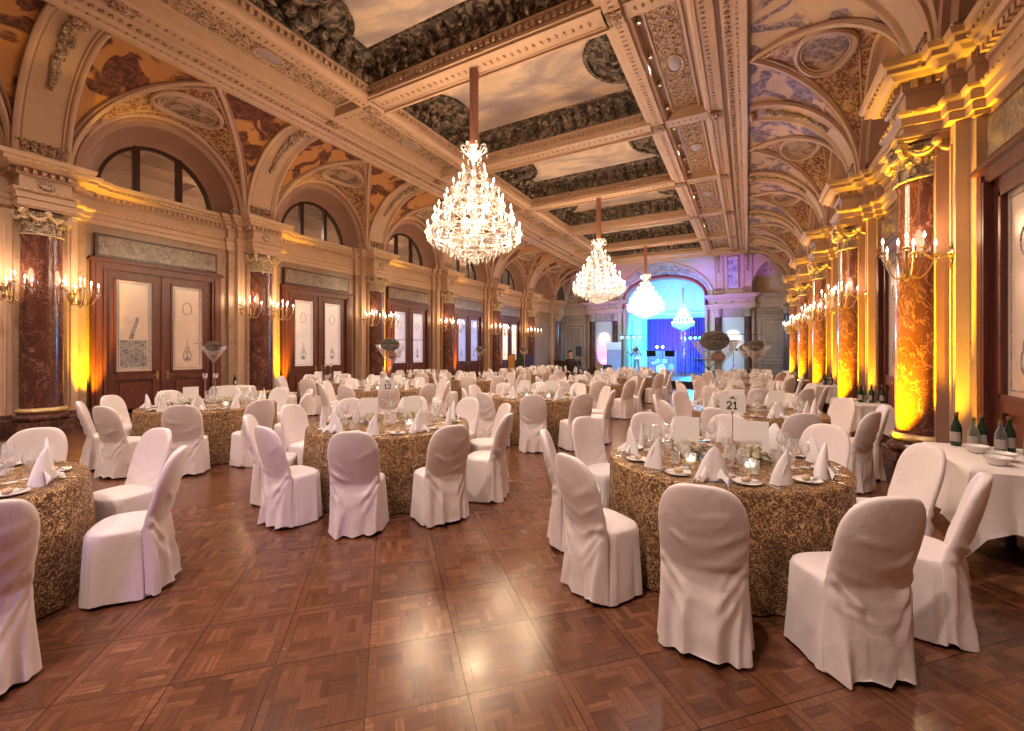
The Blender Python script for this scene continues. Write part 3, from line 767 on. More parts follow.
for i in range(len(BEAM) - 1):
    y0, y1 = BEAM[i] + .30, BEAM[i + 1] - .30; x0, x1 = CX - 2.75, CX + 2.75
    rect = [(x0, y0), (x1, y0), (x1, y1), (x0, y1)]
    m = MB(); m.sweep(rect, [(0, 7.5), (.05, 7.5), (.05, 7.56), (.02, 7.58), (.02, 7.70), (.08, 7.72), (.08, 7.76), (.04, 7.80)], closed=True)
    m.build('coffer_moulding', STUC, ceil, smooth=False)
    cov.sweep(rect, [(.0, 7.76), (.03, 7.80), (.06, 7.95), (.14, 8.12), (.28, 8.26), (.34, 8.29), (.36, 8.24), (.40, 8.24), (.42, 8.30)], closed=True)
    def rim(fn, sp_):
        for (a, b) in ((rect[0], rect[1]), (rect[1], rect[2]), (rect[2], rect[3]), (rect[3], rect[0])):
            L = math.hypot(b[0] - a[0], b[1] - a[1]); k = int(L / sp_); ux, uy = (b[0] - a[0]) / L, (b[1] - a[1]) / L
            for j in range(k):
                t = (j + .5) / k * L; fn(a[0] + ux * t, a[1] + uy * t, ux, uy)
    def dn(x, y, ux, uy): 
        nx, ny = -uy, ux; den.box(x + nx * .05 - .035, x + nx * .05 + .035, y + ny * .05 - .035, y + ny * .05 + .035, 7.60, 7.68)
    rim(dn, .14)
    def fg(x, y, ux, uy):
        nx, ny = -uy, ux
        fig.ball((x + nx * .12, y + ny * .12, 7.93), .09, 8, 6, (1, 1, 1.9)); fig.ball((x + nx * .20, y + ny * .20, 8.13), .075, 8, 6)
        fig.tube([(x + nx * .12 + ux * e, y + ny * .12 + uy * e, 8.02 - .10 * sin(pi * (e + .16) / .32)) for e in (-.16, -.08, 0, .08, .16)], .025, 5)
    rim(fg, .36)
    skyb.box(x0 + .3, x1 - .3, y0 + .3, y1 - .3, 8.29, 8.33)
    ym = (y0 + y1) / 2
    for sg in (-1, 1):                                                # carved half-round group at each short end
        xw = CX + sg * 2.72
        fig.grid(lambda u, v: (xw - sg * (.10 + .85 * sin(pi * u) * (v)), ym + .95 * cos(pi * u) * (.25 + .75 * v), 7.84 + .38 * (1 - (1 - v) ** 2) + .03 * sin(9 * u * pi)), 22, 6)
        fig.tube([(xw - sg * (.12 + .85 * sin(pi * t / 16)), ym + .95 * cos(pi * t / 16), 8.22) for t in range(17)], .07, 6)
        for (dx, dy, zz, rr) in ((.35, 0, 8.02, .20), (.25, .35, 7.98, .14), (.25, -.35, 7.98, .14), (.15, .65, 7.95, .12), (.15, -.65, 7.95, .12), (.55, .12, 8.12, .10)):
            fig.ball((xw - sg * dx, ym + dy, zz), rr, 8, 6, (1, 1.1, .8))
    for sg in (-1, 1):                                                # relief panel beside the coffer
        a, b = BEAM[i] + .18 + .10, BEAM[i + 1] - .18 - .10; xa, xb = sorted((CX + sg * 3.38, CX + sg * 3.90))
        rel.box(xa, xb, a + .05, b - .05, 7.672, 7.70)
        cart.ball((CX + sg * 3.64, (a + b) / 2, 7.675), .16, 12, 6, (.8, 1.7, .15))
        rr_ = [(CX + sg * 3.64 + .17 * cos(t * pi / 8), (a + b) / 2 + .30 * sin(t * pi / 8), 7.665) for t in range(16)]
        cb.tube(rr_, .022, 5, closed=True)
        for e in (-1, 1):
            for k in range(4):
                yy = (a + b) / 2 + e * (.50 + k * .34)
                if abs(yy - (a + b) / 2) > (b - a) / 2 - .15: continue
                for g_ in (-1, 1):
                    cb.tube([(CX + sg * 3.64 + g_ * (.11 + .09 * cos(t * .6) * (1 - t / 14)), yy + .12 * sin(t * .6) * (1 - t / 14), 7.665) for t in range(11)], .016, 5)
        for yy in (a, b): cb.box(xa - .04, xb + .04, yy - .02, yy + .02, 7.655, 7.70)
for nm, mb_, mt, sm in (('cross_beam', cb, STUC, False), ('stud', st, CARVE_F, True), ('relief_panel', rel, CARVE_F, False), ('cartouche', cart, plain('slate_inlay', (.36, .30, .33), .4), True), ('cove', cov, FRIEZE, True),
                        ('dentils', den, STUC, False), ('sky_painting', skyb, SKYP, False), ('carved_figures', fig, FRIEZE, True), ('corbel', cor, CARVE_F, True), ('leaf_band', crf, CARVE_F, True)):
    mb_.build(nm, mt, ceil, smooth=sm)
# slot spotlights set in the long channels
sl = MB(); slr = MB()
spot_root = []
k = 0
for sg in (-1, 1):
    for i in range(1, len(BEAM) - 1):
        for j in range(4):
            yy = BEAM[i] + .55 + j * (BAY - 1.1) / 3
            if yy > YE: continue
            e = empty('recessed_spotlight', (CX + sg * 3.25, yy, 7.69)); tag(e, 'small ceiling spotlight, %s along the %s coffer of the %s beam channel' % (ORD[j], ORD[i], 'left' if sg < 0 else 'right'), 'spotlight', 'spotlights along the %s long beam' % ('left' if sg < 0 else 'right'))
            if k == 0:
                b = MB(); b.lathe([(.001, 0), (.045, 0), (.05, -.02), (.045, -.09), (.035, -.09), (.03, -.05)], 12); hs = b.build('housing', plain('white_metal', (.7, .6, .5), .4), e)
                b = MB(); b.lathe([(.001, -.055), (.034, -.055)], 12); ln = b.build('lens', emis('spot_lens', (1, .8, .6), 3), e); k = 1
            else:
                for q in (hs, ln): x = q.copy(); x.parent = e; COL.objects.link(x)
# outer shell above and behind, so no daylight leaks
m = MB(); m.box(XL - 6, XR + 3, YF - .4, YB + 12, 8.7, 8.8); struct(m.build('ceiling_upper', STUC_D, smooth=False))
m = MB(); m.box(XL - 6, XR + 3, YF - .3, YF, 0, 8.7); struct(m.build('wall_bounce_front', TAN_MARBLE, smooth=False))  # unseen wall added behind the camera to bounce light back
m = MB(); m.box(XR + .55, XR + .7, YF, YB + .5, 5, 8.7); struct(m.build('wall_right_upper', STUC_D, smooth=False))
# gallery room seen through the lunette windows
m = MB(); m.box(XL - 5.2, XL - 5.0, YF, YB + 4, 0, 8.7); struct(m.build('wall_gallery', STUC, smooth=False))
m = MB(); m.box(XL - 5, XL - .6, YF, YB, 7.35, 7.45)
for i in range(12):
    y_ = YF + 1 + i * 2.4; m.box(XL - 5, XL - .7, y_, y_ + .5, 7.1, 7.35)
m.box(XL - 3.4, XL - 2.9, YF, YB, 7.0, 7.35)
struct(m.build('ceiling_gallery', STUC, smooth=False))
m = MB(); m.box(XL - 5, XL - .25, YF, YB, 4.9, 5.0); struct(m.build('floor_gallery', STUC_D, smooth=False))
for yy in (1.5, 8, 15, 22): light('POINT', (XL - 2.6, yy, 6.2), 110, (1, .75, .55), .2, name='gallery_light')

# ------------------------------------------------------------------ stage room beyond the arch
STW = plain('stage_wall_paint', (.62, .60, .62), .7); 
m = MB(); m.box(CX - 4.6, CX - 4.4, YB + .5, 37.4, 0, 8.6); m.box(CX + 4.4, CX + 4.6, YB + .5, 37.4, 0, 8.6); m.box(CX - 4.6, CX + 4.6, 37.2, 37.4, 0, 8.6)
so = struct(m.build('wall_stage', STW, smooth=False), 'pale wall of the stage recess washed in blue light')
m = MB(); m.sweep([(CX - 4.4, 37.2), (CX + 4.4, 37.2)], [(0, 4.35), (.1, 4.38), (.12, 4.5), (.06, 4.52), (.06, 4.62), (.2, 4.68), (.25, 4.8), (0, 4.85)], side=-1)
for x_ in (-3.3, 1.9): m.box(CX + x_ - .3, CX + x_ + .3, 37.05, 37.2, 0, 4.4)
m.box(CX - 4.4, CX - 3.9, 36.9, 37.2, 0, 4.4)
m.build('cornice', STW, so, smooth=False)
m = MB(); m.grid(lambda u, v: (CX - 4.4 + 8.8 * u, YB + .5 + 6.7 * v, 6.4 + 1.5 * sin(pi * u)), 16, 2); struct(m.build('ceiling_stage', sky_painting('stage_sky'), smooth=True))
CURT = plain('indigo_curtain', (.10, .05, .22), .6, var=.2)
m = MB(); m.grid(lambda u, v: (CX - 2.35 + 4.7 * u, 36.6 + .09 * sin(u * 150) + .04 * sin(u * 61), .0 + 4.3 * v), 240, 4)
c_ = m.build('stage_curtain', CURT); tag(c_, 'tall dark indigo pleated curtain hanging behind the stage', 'curtain')
light('AREA', (CX, 34.6, 2.6), 330, (.32, .07, 1.0), 1.5, aim=(CX, 36.6, 2.6), name='stage_light')
light('AREA', (CX + .2, 34.6, .4), 520, (.01, .35, 1.0), 2.2, aim=(CX, 36.6, 1.1), name='stage_light')
light('AREA', (CX + .3, 25.2, 3.4), 800, (.02, .50, 1.0), 1.2, aim=(CX + .3, 27.2, .9), name='stage_light')

# ------------------------------------------------------------------ doors
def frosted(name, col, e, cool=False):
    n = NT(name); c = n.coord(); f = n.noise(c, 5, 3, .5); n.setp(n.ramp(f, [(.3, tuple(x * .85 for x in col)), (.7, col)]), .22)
    n.p.inputs['Emission Color'].default_value = (*col, 1); n.p.inputs['Emission Strength'].default_value = e; return n.m  # emission paints the light from behind into the glass
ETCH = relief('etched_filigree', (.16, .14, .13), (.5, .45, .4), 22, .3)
DG = [frosted('frosted_glass_warm_glow', (.62, .45, .34), .12), frosted('frosted_glass_white_glow', (.72, .60, .55), .35), frosted('frosted_glass_lilac_glow', (.68, .62, .74), .45),
      frosted('frosted_glass_blue_glow', (.40, .45, .85), .6), frosted('frosted_glass_doorway_glow', (.92, .80, .70), .9)]  # blue is coloured light put into the glass; last stands for a lit doorway
def door(no, side, mid, glass, label):
    fr = FR[side]; f = MB(); f.tf = fr
    f.box(mid - 1.27, mid - 1.05, 0, .14, 0, 3.56); f.box(mid + 1.05, mid + 1.27, 0, .14, 0, 3.56); f.box(mid - 1.05, mid + 1.05, 0, .138, 3.40, 3.56)
    f.box(mid - 1.32, mid + 1.32, 0, .19, 3.56, 3.60); f.box(mid - 1.30, mid + 1.30, 0, .16, 3.60, 3.64)
    for q in (-1, 1): f.box(mid + q * 1.16 - .05, mid + q * 1.16 + .05, .14, .165, 0.05, 3.5); f.box(mid + q * 1.06 - .02, mid + q * 1.06 + .02, .13, .17, 0.0, 3.42)
    root = struct(f.build('door_%d' % no, MAHOG, smooth=False), label, 'door')
    d = MB(); d.tf = fr; d.box(mid - 1.20, mid + 1.20, .0, .09, 3.66, 4.16); d.build('overdoor_frame', MAHOG_D, root, smooth=False)
    d = MB(); d.tf = fr; d.box(mid - 1.15, mid + 1.15, .05, .10, 3.71, 4.11); d.build('overdoor_panel', GREY_MARBLE, root, smooth=False)
    for q in (-1, 1):
        a, b = sorted((mid + q * .02, mid + q * 1.04)); l = MB(); l.tf = fr
        ga, gb = a + .17, b - .17; z0, z1 = 1.15, 3.22
        l.box(a, ga, .0, .09, .02, 3.40); l.box(gb, b, .0, .09, .02, 3.40); l.box(ga, gb, 0, .09, .02, .22); l.box(ga, gb, 0, .09, .98, z0); l.box(ga, gb, 0, .09, z1, 3.40); l.box(ga, gb, 0, .05, .2, 1.0)
        l.box(ga + .08, gb - .08, .05, .075, .32, .88)
        for (x0, x1, y0, y1) in ((ga - .03, ga + .015, z0 - .03, z1 + .03), (gb - .015, gb + .03, z0 - .03, z1 + .03)): l.box(x0, x1, .09, .11, y0, y1)
        for zz in (z0 - .03, z1 - .015): l.box(ga - .03, gb + .03, .09, .11, zz, zz + .045)
        if q == 1: l.box(a - .05, a + .03, .09, .12, .02, 3.40)
        lf = l.build('door_leaf', MAHOG, root, smooth=False)
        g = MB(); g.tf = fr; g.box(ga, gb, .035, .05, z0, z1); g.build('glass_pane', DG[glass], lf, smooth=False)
        e = MB(); e.tf = fr; mm = (ga + gb) / 2
        panel_frame(e, ga + .06, gb - .06, z0 + .06, z1 - .06, .012, .004, .05)
        if no == 1 and q == -1:
            e.box(mm - .24, mm + .24, .05, .056, z0 + .10, z0 + .72)
            e.tf = None; e.add([fr(mm + x, y, z) for y in (.05, .058) for x, z in ((-.09, 1.9), (-.01, 1.9), (.10, 2.38), (.05, 2.40))], [(0, 1, 2, 3), (7, 6, 5, 4), (0, 4, 5, 1), (1, 5, 6, 2), (2, 6, 7, 3), (3, 7, 4, 0)])
        else:
            for (zz, rr) in ((z0 + .35, .09), (z0 + .50, .05), (z1 - .55, .10)):
                e.tube([(mm + rr * cos(t * pi / 6), .052, zz + 1.5 * rr * sin(t * pi / 6)) for t in range(12)], .008, 4, closed=True)
            e.add([(mm - .08, .054, z0 + .24), (mm + .08, .054, z0 + .24), (mm, .054, z0 + .36)], [(0, 1, 2)])
            e.tube([(mm, .052, z0 + .3), (mm, .052, z0 + .75)], .006, 4)
        e.build('etched_motif', ETCH, lf, smooth=False)
        h = MB(); h.tf = fr; x_ = mid + q * .10; h.box(x_ - .025, x_ + .025, .09, .10, .95, 1.15); h.tube([(x_, .10, 1.06), (x_, .16, 1.06), (x_ + q * .10, .16, 1.06)], .011, 6); h.build('door_handle', BRASS, lf)
for i, mm in enumerate(MIDS[1:]):
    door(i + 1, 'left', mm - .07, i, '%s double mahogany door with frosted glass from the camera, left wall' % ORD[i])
for i in (1, 2, 3, 4, 5):
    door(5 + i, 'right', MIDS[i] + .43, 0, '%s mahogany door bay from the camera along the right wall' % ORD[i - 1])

# ------------------------------------------------------------------ wall sconces
def make_sconce():
    r = empty('wall_sconce'); tag(r, 'x', 'wall light')                 # +Y points away from the wall
    b = MB(); b.tf = lambda x, y, z: (x, z, y)
    b.lathe([(.001, .0), (.05, 0), (.058, .012), (.042, .025), (.035, .04), (.022, .05), (.001, .055)], 14); b.tf = None
    b.ball((0, .02, -.12), .032, 8, 6, (1, .5, 2.0)); b.ball((0, .02, .10), .024, 8, 6, (1, .5, 1.6)); b.build('backplate', BRASS, r)
    s = MB(); s.tube([(0, .05, 0), (0, .12, -.03), (0, .2, -.02), (0, .28, .05), (0, .36, .06), (0, .42, -.02), (0, .42, -.1)], .014, 6)
    s.lathe([(.012, -.30), (.03, -.27), (.02, -.24), (.04, -.20), (.045, -.16), (.02, -.12), (.015, .05), (.03, .08), (.012, .12)], 10, (0, .42, 0)); s.build('stem', BRASS, r)
    am = None
    for k in range(6):
        a = k * pi / 3 + pi / 6; R = .27 if k % 2 == 0 else .23; z1 = .02 if k % 2 == 0 else .09
        if k == 5 + 1: continue
        m = MB(); pts = []
        for t in range(11):
            q = t / 10; rr = .02 + (R - .02) * q; pts.append((rr * cos(a), .42 + rr * sin(a), -.20 - .10 * sin(pi * q * .9) + (z1 + .20) * q ** 2.2))
        m.tube(pts, .008, 6); x, y, z = pts[-1]
        m.lathe([(.006, 0), (.035, .012), (.038, .02), (.012, .02), (.012, .035)], 10, (x, y, z)); m.build('arm', BRASS, r)
        c = MB(); c.lathe([(.011, .03), (.011, .13), (.001, .132)], 8, (x, y, z)); cc = c.build('candle', PORCELAIN, r)
        f = MB(); f.lathe([(.002, .132), (.012, .15), (.013, .165), (.006, .19), (.001, .21)], 8, (x, y, z)); f.build('flame_bulb', FLAME, cc)
        d = MB()
        for j in range(5):
            b_ = j * 2 * pi / 5; d.drop((x + .034 * cos(b_), y + .034 * sin(b_), z + .01), .008, .05)
        d.drop((x, y, z - .01), .012, .09); d.build('crystal_pendants', CRYSTAL, r)
    c = MB(); c.lathe([(.035, .12), (.04, .13), (.012, .14), (.012, .24)], 8, (0, .42, 0)); cc = c.build('candle', PORCELAIN, r)
    f = MB(); f.lathe([(.002, .242), (.012, .26), (.013, .275), (.006, .30), (.001, .32)], 8, (0, .42, 0)); f.build('flame_bulb', FLAME, cc)
    return r
sconce = Once(make_sconce())
def place_sconce(side, s_, h, label):
    x, y, z = FR[side](s_, h, 2.78)
    sconce((x, y, z), -pi / 2 if side == 'left' else pi / 2, label, 'candle sconces along the walls')
    lx, ly, lz = FR[side](s_, h + .42, 3.02)
    light('POINT', (lx, ly, lz + .04), 20, (1, .66, .38), .16, name='sconce_light')
for i in range(1, 7):
    c = COLS_L[i]
    for q, nm in ((-.46, 'near side'), (.46, 'far side')):
        place_sconce('left', c + q, .22, 'brass candle sconce on the %s of the %s left column' % (nm, ORD[i - 1]))
for i in range(2, 7):
    c = COLS_R[i]
    place_sconce('right', c - .46, .22, 'brass candle sconce on the near side of the %s right column' % ORD[i - 2])
    if i > 2: place_sconce('right', c + .46, .22, 'brass candle sconce on the far side of the %s right column' % ORD[i - 2])

# ------------------------------------------------------------------ yellow floor uplights
def make_uplight(lens):
    r = empty('floor_uplight'); tag(r, 'x', 'floor light')
    b = MB(); b.box(-.09, .09, -.03, .03, 0, .02); b.box(-.10, -.085, -.02, .02, 0, .12); b.box(.085, .10, -.02, .02, 0, .12); b.build('bracket', BLACK, r, smooth=False)
    b = MB(); b.lathe([(.04, .03), (.07, .05), (.078, .17), (.07, .17), (.065, .15)], 14); b.build('can', BLACK, r)
    b = MB(); b.lathe([(.001, .152), (.066, .152)], 14); b.build('lens', lens, r); return r
YEL = (1.0, .56, .0)
up_y = Once(make_uplight(emis('yellow_lens', (1, .7, .0), 12)))
for i in range(1, 7):
    c = COLS_L[i]; x, y = XL + .44, c + .74
    up_y((x, y, 0), 0, 'yellow floor uplight beside the %s left column' % ORD[i - 1], 'yellow floor uplights')
    light('SPOT', (x, y, .2), 2000, YEL, .04, aim=(XL + .14, c + .70, 1.7), cone=38, blend=.8, name='uplight_beam')
    light('SPOT', (x, y, .2), 260, YEL, .04, aim=(XL + .5, c + .15, 4.6), cone=20, blend=.6, name='uplight_beam')
for i in range(2, 7):
    c = COLS_R[i]; x, y = XR - .34 - .62, c - .22
    up_y((x, y, 0), 0, 'yellow floor uplight in front of the %s right column' % ORD[i - 2], 'yellow floor uplights')
    light('SPOT', (x, y, .2), 6500, YEL, .05, aim=(XR - .40, c - .08, 1.6), cone=46, blend=.9, name='uplight_beam')
    light('SPOT', (x, y, .2), 130, YEL, .04, aim=(XR - .62, c, 4.6), cone=22, blend=.5, name='uplight_beam')
    x, y = XR - .15, c - .85
    up_y((x, y, 0), 0, 'yellow floor uplight against the pilaster of the %s right column' % ORD[i - 2], 'yellow floor uplights')
    light('SPOT', (x, y, .2), 650, YEL, .04, aim=(XR - .25, c - .45, 2.0), cone=30, blend=.8, name='uplight_beam')
for cX, lab in ((CX - 4.15, 'left'), (CX + 4.15, 'right')):
    pos = (cX, YB - .7, 0); up_y(pos, 0, 'floor uplight below the %s end door' % lab)
    light('SPOT', (cX, YB - .95, .2), 480, (.55, .18, 1.0), .05, aim=(cX, YB - .05, 1.2), cone=45, name='uplight_beam')
    light('SPOT', (cX, YB - .75, 3.3), 90, (1, .8, .6), .05, aim=(cX, YB - .05, 2.5), cone=60, name='uplight_beam')
# lit end-wall niches between the columns
for sg, lab in ((-1, 'left'), (1, 'right')):
    m = MB(); m.tf = frame_back; a = CX + sg * 4.15; panel_frame(m, a - .62, a + .62, 0.1, 3.8, .08, .06); m.box(a - .54, a + .54, 0, .03, .1, 3.72)
    struct(m.build('door_%d' % (11 if sg < 0 else 12), WHITE_CLOTH, smooth=False), 'white end wall door lit by an uplight, %s of the stage arch' % lab)

# ------------------------------------------------------------------ chandeliers
def make_chandelier():
    r = empty('crystal_chandelier'); tag(r, 'x', 'chandelier')          # origin at the lowest crystal, z up
    b = MB(); b.tube([(0, 0, z) for z in (2.45, 4.02)], [.085, .085], 10)
    for k in range(12): b.tube([(.08 * cos(k * pi / 6), .08 * sin(k * pi / 6), z) for z in (2.45, 4.02)], .014, 4)
    b.build('fabric_sleeve', ROPE, r)
    b = MB(); b.lathe([(.02, .35), (.07, .38), (.09, .45), (.05, .52), (.04, .7), (.08, .78), (.11, .86), (.06, .95), (.04, 1.1), (.07, 1.2), (.09, 1.3), (.05, 1.4), (.035, 1.6), (.06, 1.7), (.07, 1.78), (.04, 1.9), (.03, 2.1), (.10, 2.2), (.13, 2.24), (.05, 2.32), (.04, 2.45)], 14)
    b.build('stem', GLASS, r)
    tiers = [(.95, .62, 16), (.80, .95, 14), (.60, 1.25, 12), (.42, 1.55, 9), (.25, 1.82, 6)]
    rn = random.Random(3)
    for ti, (R, z, k) in enumerate(tiers):
        tier = MB()
        tier.tube([(R * .93 * cos(t * pi / 16), R * .93 * sin(t * pi / 16), z - .02) for t in range(32)], .010, 4, closed=True)
        for i in range(k):
            a = 2 * pi * (i + .5 * (ti % 2)) / k; ca, sa = cos(a), sin(a); m = MB(); pts = []
            for t in range(9):
                q = t / 8; rr = .05 + (R - .05) * q; pts.append((rr * ca, rr * sa, z - .14 * sin(pi * q * .85) - .02 * (1 - q) + .05 * q))
            m.tube(pts, .011, 5); x, y, zz = pts[-1]
            m.lathe([(.008, 0), (.05, .015), (.055, .03), (.014, .025), (.014, .04)], 10, (x, y, zz)); m.build('arm', GLASS, r)
            c = MB(); c.lathe([(.012, .03), (.012, .13), (.001, .132)], 7, (x, y, zz)); cc = c.build('candle', PORCELAIN, r)
            f = MB(); f.lathe([(.003, .13), (.016, .155), (.018, .175), (.009, .205), (.001, .23)], 7, (x, y, zz)); f.build('flame_bulb', FLAME, cc)
            for j in range(8):
                b_ = j * pi / 4; tier.drop((x + .052 * cos(b_), y + .052 * sin(b_), zz + .02), .012, rn.uniform(.07, .11))
            tier.drop((x, y, zz - .01), .02, .16)
            a2 = 2 * pi * (i + 1 + .5 * (ti % 2)) / k                      # swags from arm to arm
            for j in range(1, 8):
                q = j / 8; aa = a + (a2 - a) * q; tier.drop((R * cos(aa), R * sin(aa), zz + .03 - .16 * sin(pi * q)), .014, .055)
            for j in range(1, 9):                                           # strands up to the next tier
                q = j / 9; R2 = (tiers[ti + 1][0] if ti < 4 else .10); z2 = (tiers[ti + 1][1] if ti < 4 else 2.15)
                rr = R + (R2 - R) * q; z_ = zz + (z2 - zz) * q - .08 * sin(pi * q); tier.drop((rr * ca, rr * sa, z_ + .02), .012, .05)
                if j in (2, 4, 6): tier.ball((rr * .8 * ca, rr * .8 * sa, z_ - .03), .02, 6, 4)
        tier.build('crystal_tier', CRYSTAL, r)
    low = MB()
    for R, z, k in ((.97, .60, 52), (.90, .50, 48), (.78, .44, 42), (.62, .34, 34), (.48, .27, 28), (.34, .20, 20), (.20, .15, 12), (.10, .12, 8)):
        low.tube([(R * cos(t * pi / 16), R * sin(t * pi / 16), z) for t in range(32)], .007, 4, closed=True)
        for i in range(k):
            a = 2 * pi * i / k; low.drop((R * cos(a), R * sin(a), z), .015, rn.uniform(.09, .17))
    low.ball((0, 0, .04), .045, 10, 8); low.build('pendant_basket', CRYSTAL, r)
    top = MB()
    for i in range(8):
        a = i * pi / 4; top.tube([((.04 + .24 * sin(t * .35)) * cos(a), (.04 + .24 * sin(t * .35)) * sin(a), 2.18 + .26 * sin(t * .26) - (.12 if t > 7 else 0)) for t in range(9)], .014, 5)
        top.drop((.27 * cos(a), .27 * sin(a), 2.34), .02, .12); top.ball((.26 * cos(a), .26 * sin(a), 2.38), .03, 6, 4)
        top.drop((.14 * cos(a), .14 * sin(a), 2.2), .02, .14)
    top.build('crystal_crown', CRYSTAL, r)
    return r
chan = Once(make_chandelier())
chan((CX, CHAND_Y[0], 3.44), 0, 'large tiered crystal chandelier nearest the camera, fully lit', 'crystal chandeliers')
chan((CX, CHAND_Y[1], 3.44), .2, 'second crystal chandelier from the camera, right of the big one', 'crystal chandeliers')
chan((CX, CHAND_Y[2], 3.44), .4, 'third crystal chandelier hanging just in front of the stage arch', 'crystal chandeliers')
chan((CX + .72, 34.2, 3.2), .4, 'small-looking chandelier behind the arch over the stage curtain', 'crystal chandeliers', .8)
light('POINT', (CX + .72, 33.2, 4.6), 60, WARM, .2, name='chandelier_light')
# ------------------------------------------------------------------ draped chairs
def chair_proto(seed):   # draped banquet chair
    rn = random.Random(seed); p = [rn.uniform(0, 6.28) for _ in range(12)]
    r = empty('banquet_chair'); tag(r, 'x', 'chair')                     # faces +Y
    NA, NZ = 120, 64; HT = .93
    FL = []                                                              # drapery folds as short ridges on the back: x0,z0,x1,z1,width,height
    for k in range(9):
        sg = rn.choice((-1, 1)); z_ = rn.uniform(.34, .80); FL.append((sg * rn.uniform(.12, .22), z_, sg * rn.uniform(-.12, .08), z_ - rn.uniform(.03, .16), rn.uniform(.008, .017), rn.uniform(.004, .010)))
    for sg in (-1, 1):
        FL.append((sg * .21, .50, sg * .02, rn.uniform(.20, .28), .014, .018)); FL.append((sg * .20, .42, sg * .05, rn.uniform(.10, .18), .014, .014)); FL.append((sg * .21, .48, sg * rn.uniform(.16, .20), .03, .014, .016)); FL.append((sg * rn.uniform(.04, .12), .30, sg * rn.uniform(.05, .14), .02, .016, .014))
    def folds(x, z):
        t = 0
        for x0, z0, x1, z1, wd, am in FL:
            dx, dz = x1 - x0, z1 - z0; q = max(0, min(1, ((x - x0) * dx + (z - z0) * dz) / (dx * dx + dz * dz))); d2 = (x - x0 - q * dx) ** 2 + (z - z0 - q * dz) ** 2
            if d2 < .006: t += am * math.exp(-d2 / (2 * wd * wd)) * (.35 + .65 * sin(pi * min(1, q + .15)))
        return t
    def back(u, v):
        a = 2 * pi * v
        if u < .72: z = .025 + (.70 - .025) * (u / .72); k = 1.0
        else:
            th = (u - .72) / .28 * pi / 2; z = .70 + (HT - .70) * sin(th); k = max(1e-4, cos(th)) ** .58
        low = max(0.0, 1 - z / .47)
        hw = (.214 + .004 * min(1, max(0, (z - .45) / .3)) + .012 * low ** 1.2) * k
        y0 = -.205 - max(0, z - .45) * .26 - low * (.03 + .015 * sin(p[0])) - .012 * sin(pi * min(1, max(0, (z - .45) / .48)))
        ty = .032 * (k ** .5) + .01 * low
        ex = .45
        x = hw * math.copysign(abs(cos(a)) ** ex, cos(a)); y = ty * math.copysign(abs(sin(a)) ** .8, sin(a))
        curve = .045 * (x / .22) ** 2                                     # the back wraps slightly forward
        f = low * (.020 * sin(x * 42 + p[1] + 2 * low) + .012 * sin(x * 75 + p[2])) * (1 if sin(a) < 0 else .6)
        wr = folds(x, z) * (1 if sin(a) < 0 else .4)
        hem = (.012 * sin(3 * a + p[6]) + .008 * sin(7 * x * 6 + p[7])) if u == 0 else 0
        return (x * (1 + .04 * low * sin(5 * a + p[8])), y0 + y + curve - f - wr, z + hem)
    b = MB(); b.grid(lambda u, v: back(u, v), NZ, NA, False, True)
    b.build('back_cover', COVER, r, ang=80)
    def seat(u, v):
        a = 2 * pi * v; ca, sa = cos(a), sin(a)
        if u <= .62: z = .02 + (.44 - .02) * (u / .62); k = 1.0
        else: q = (u - .62) / .38; z = .44 + .035 * sin(q * pi / 2); k = cos(q * pi / 2) ** .45 if q < 1 else 0.0
        low = max(0.0, 1 - z / .44); e = .52 if u <= .62 else .62
        hx, hy = (.212 + .024 * low) * k, (.178 + .004 * low) * k
        f = 1 + low ** .7 * (.030 * sin(9 * a + p[9]) + .030 * abs(sin(8 * a + p[10] + low)) + .014 * sin(27 * a + p[11]))
        x = hx * math.copysign(abs(ca) ** e, ca) * f; y = -.025 + hy * math.copysign(abs(sa) ** e, sa) * f
        if sa < 0: y = y * (1 + .12 * low)
        else: y = min(y, .160)
        return (x, y, z + (.006 * sin(4 * a + p[2]) if u == 0 else 0))
    s = MB(); s.grid(lambda u, v: seat(u, v), 30, 110, False, True); s.build('seat_cover', COVER, r, ang=60)
    for x, y in ((-.16, .12), (.16, .12), (-.15, -.228), (.15, -.228)):
        l = MB(); l.tube([(x, y, 0), (x * .9, y * (.9 if y > 0 else .72), .42)], .012, 8); l.lathe([(.016, 0), (.018, .02), (.014, .03)], 8, (x, y, 0)); l.build('leg', BLACK, r)
    return r
CHAIRS = [Once(chair_proto(s)) for s in (1, 2, 3, 4)]

# ------------------------------------------------------------------ tableware prototypes (origin on the table top)
def proto(name, cat, parts):
    r = empty(name); tag(r, 'x', cat)
    for nm, mb_, mat in parts: mb_.build(nm, mat, r, ang=40)
    return Once(r)
def proto1(name, cat, mb_, mat, ang=40):
    o = mb_.build(name, mat, None, ang=ang); tag(o, 'x', cat); return Once(o)
def wine(h, rb, top):
    m = MB(); m.lathe([(.001, .002), (.034, .002), (.034, .004), (.006, .010), (.0045, h * .45), (rb * .55, h * .52), (rb, h * .66), (rb * .98, h * .78), (top, h), (top - .0015, h), (rb * .96, h * .78), (rb * .97, h * .66), (rb * .5, h * .54), (.001, h * .50)], 16)
    return m
G1 = proto1('wine_glass', 'glass', wine(.21, .038, .031), GLASS); G2 = proto1('wine_glass', 'glass', wine(.185, .033, .027), GLASS)
m = MB(); m.lathe([(.001, .003), (.028, .003), (.030, .01), (.034, .09), (.0325, .09), (.028, .012), (.001, .010)], 14); G3 = proto1('water_tumbler', 'glass', m, GLASS)
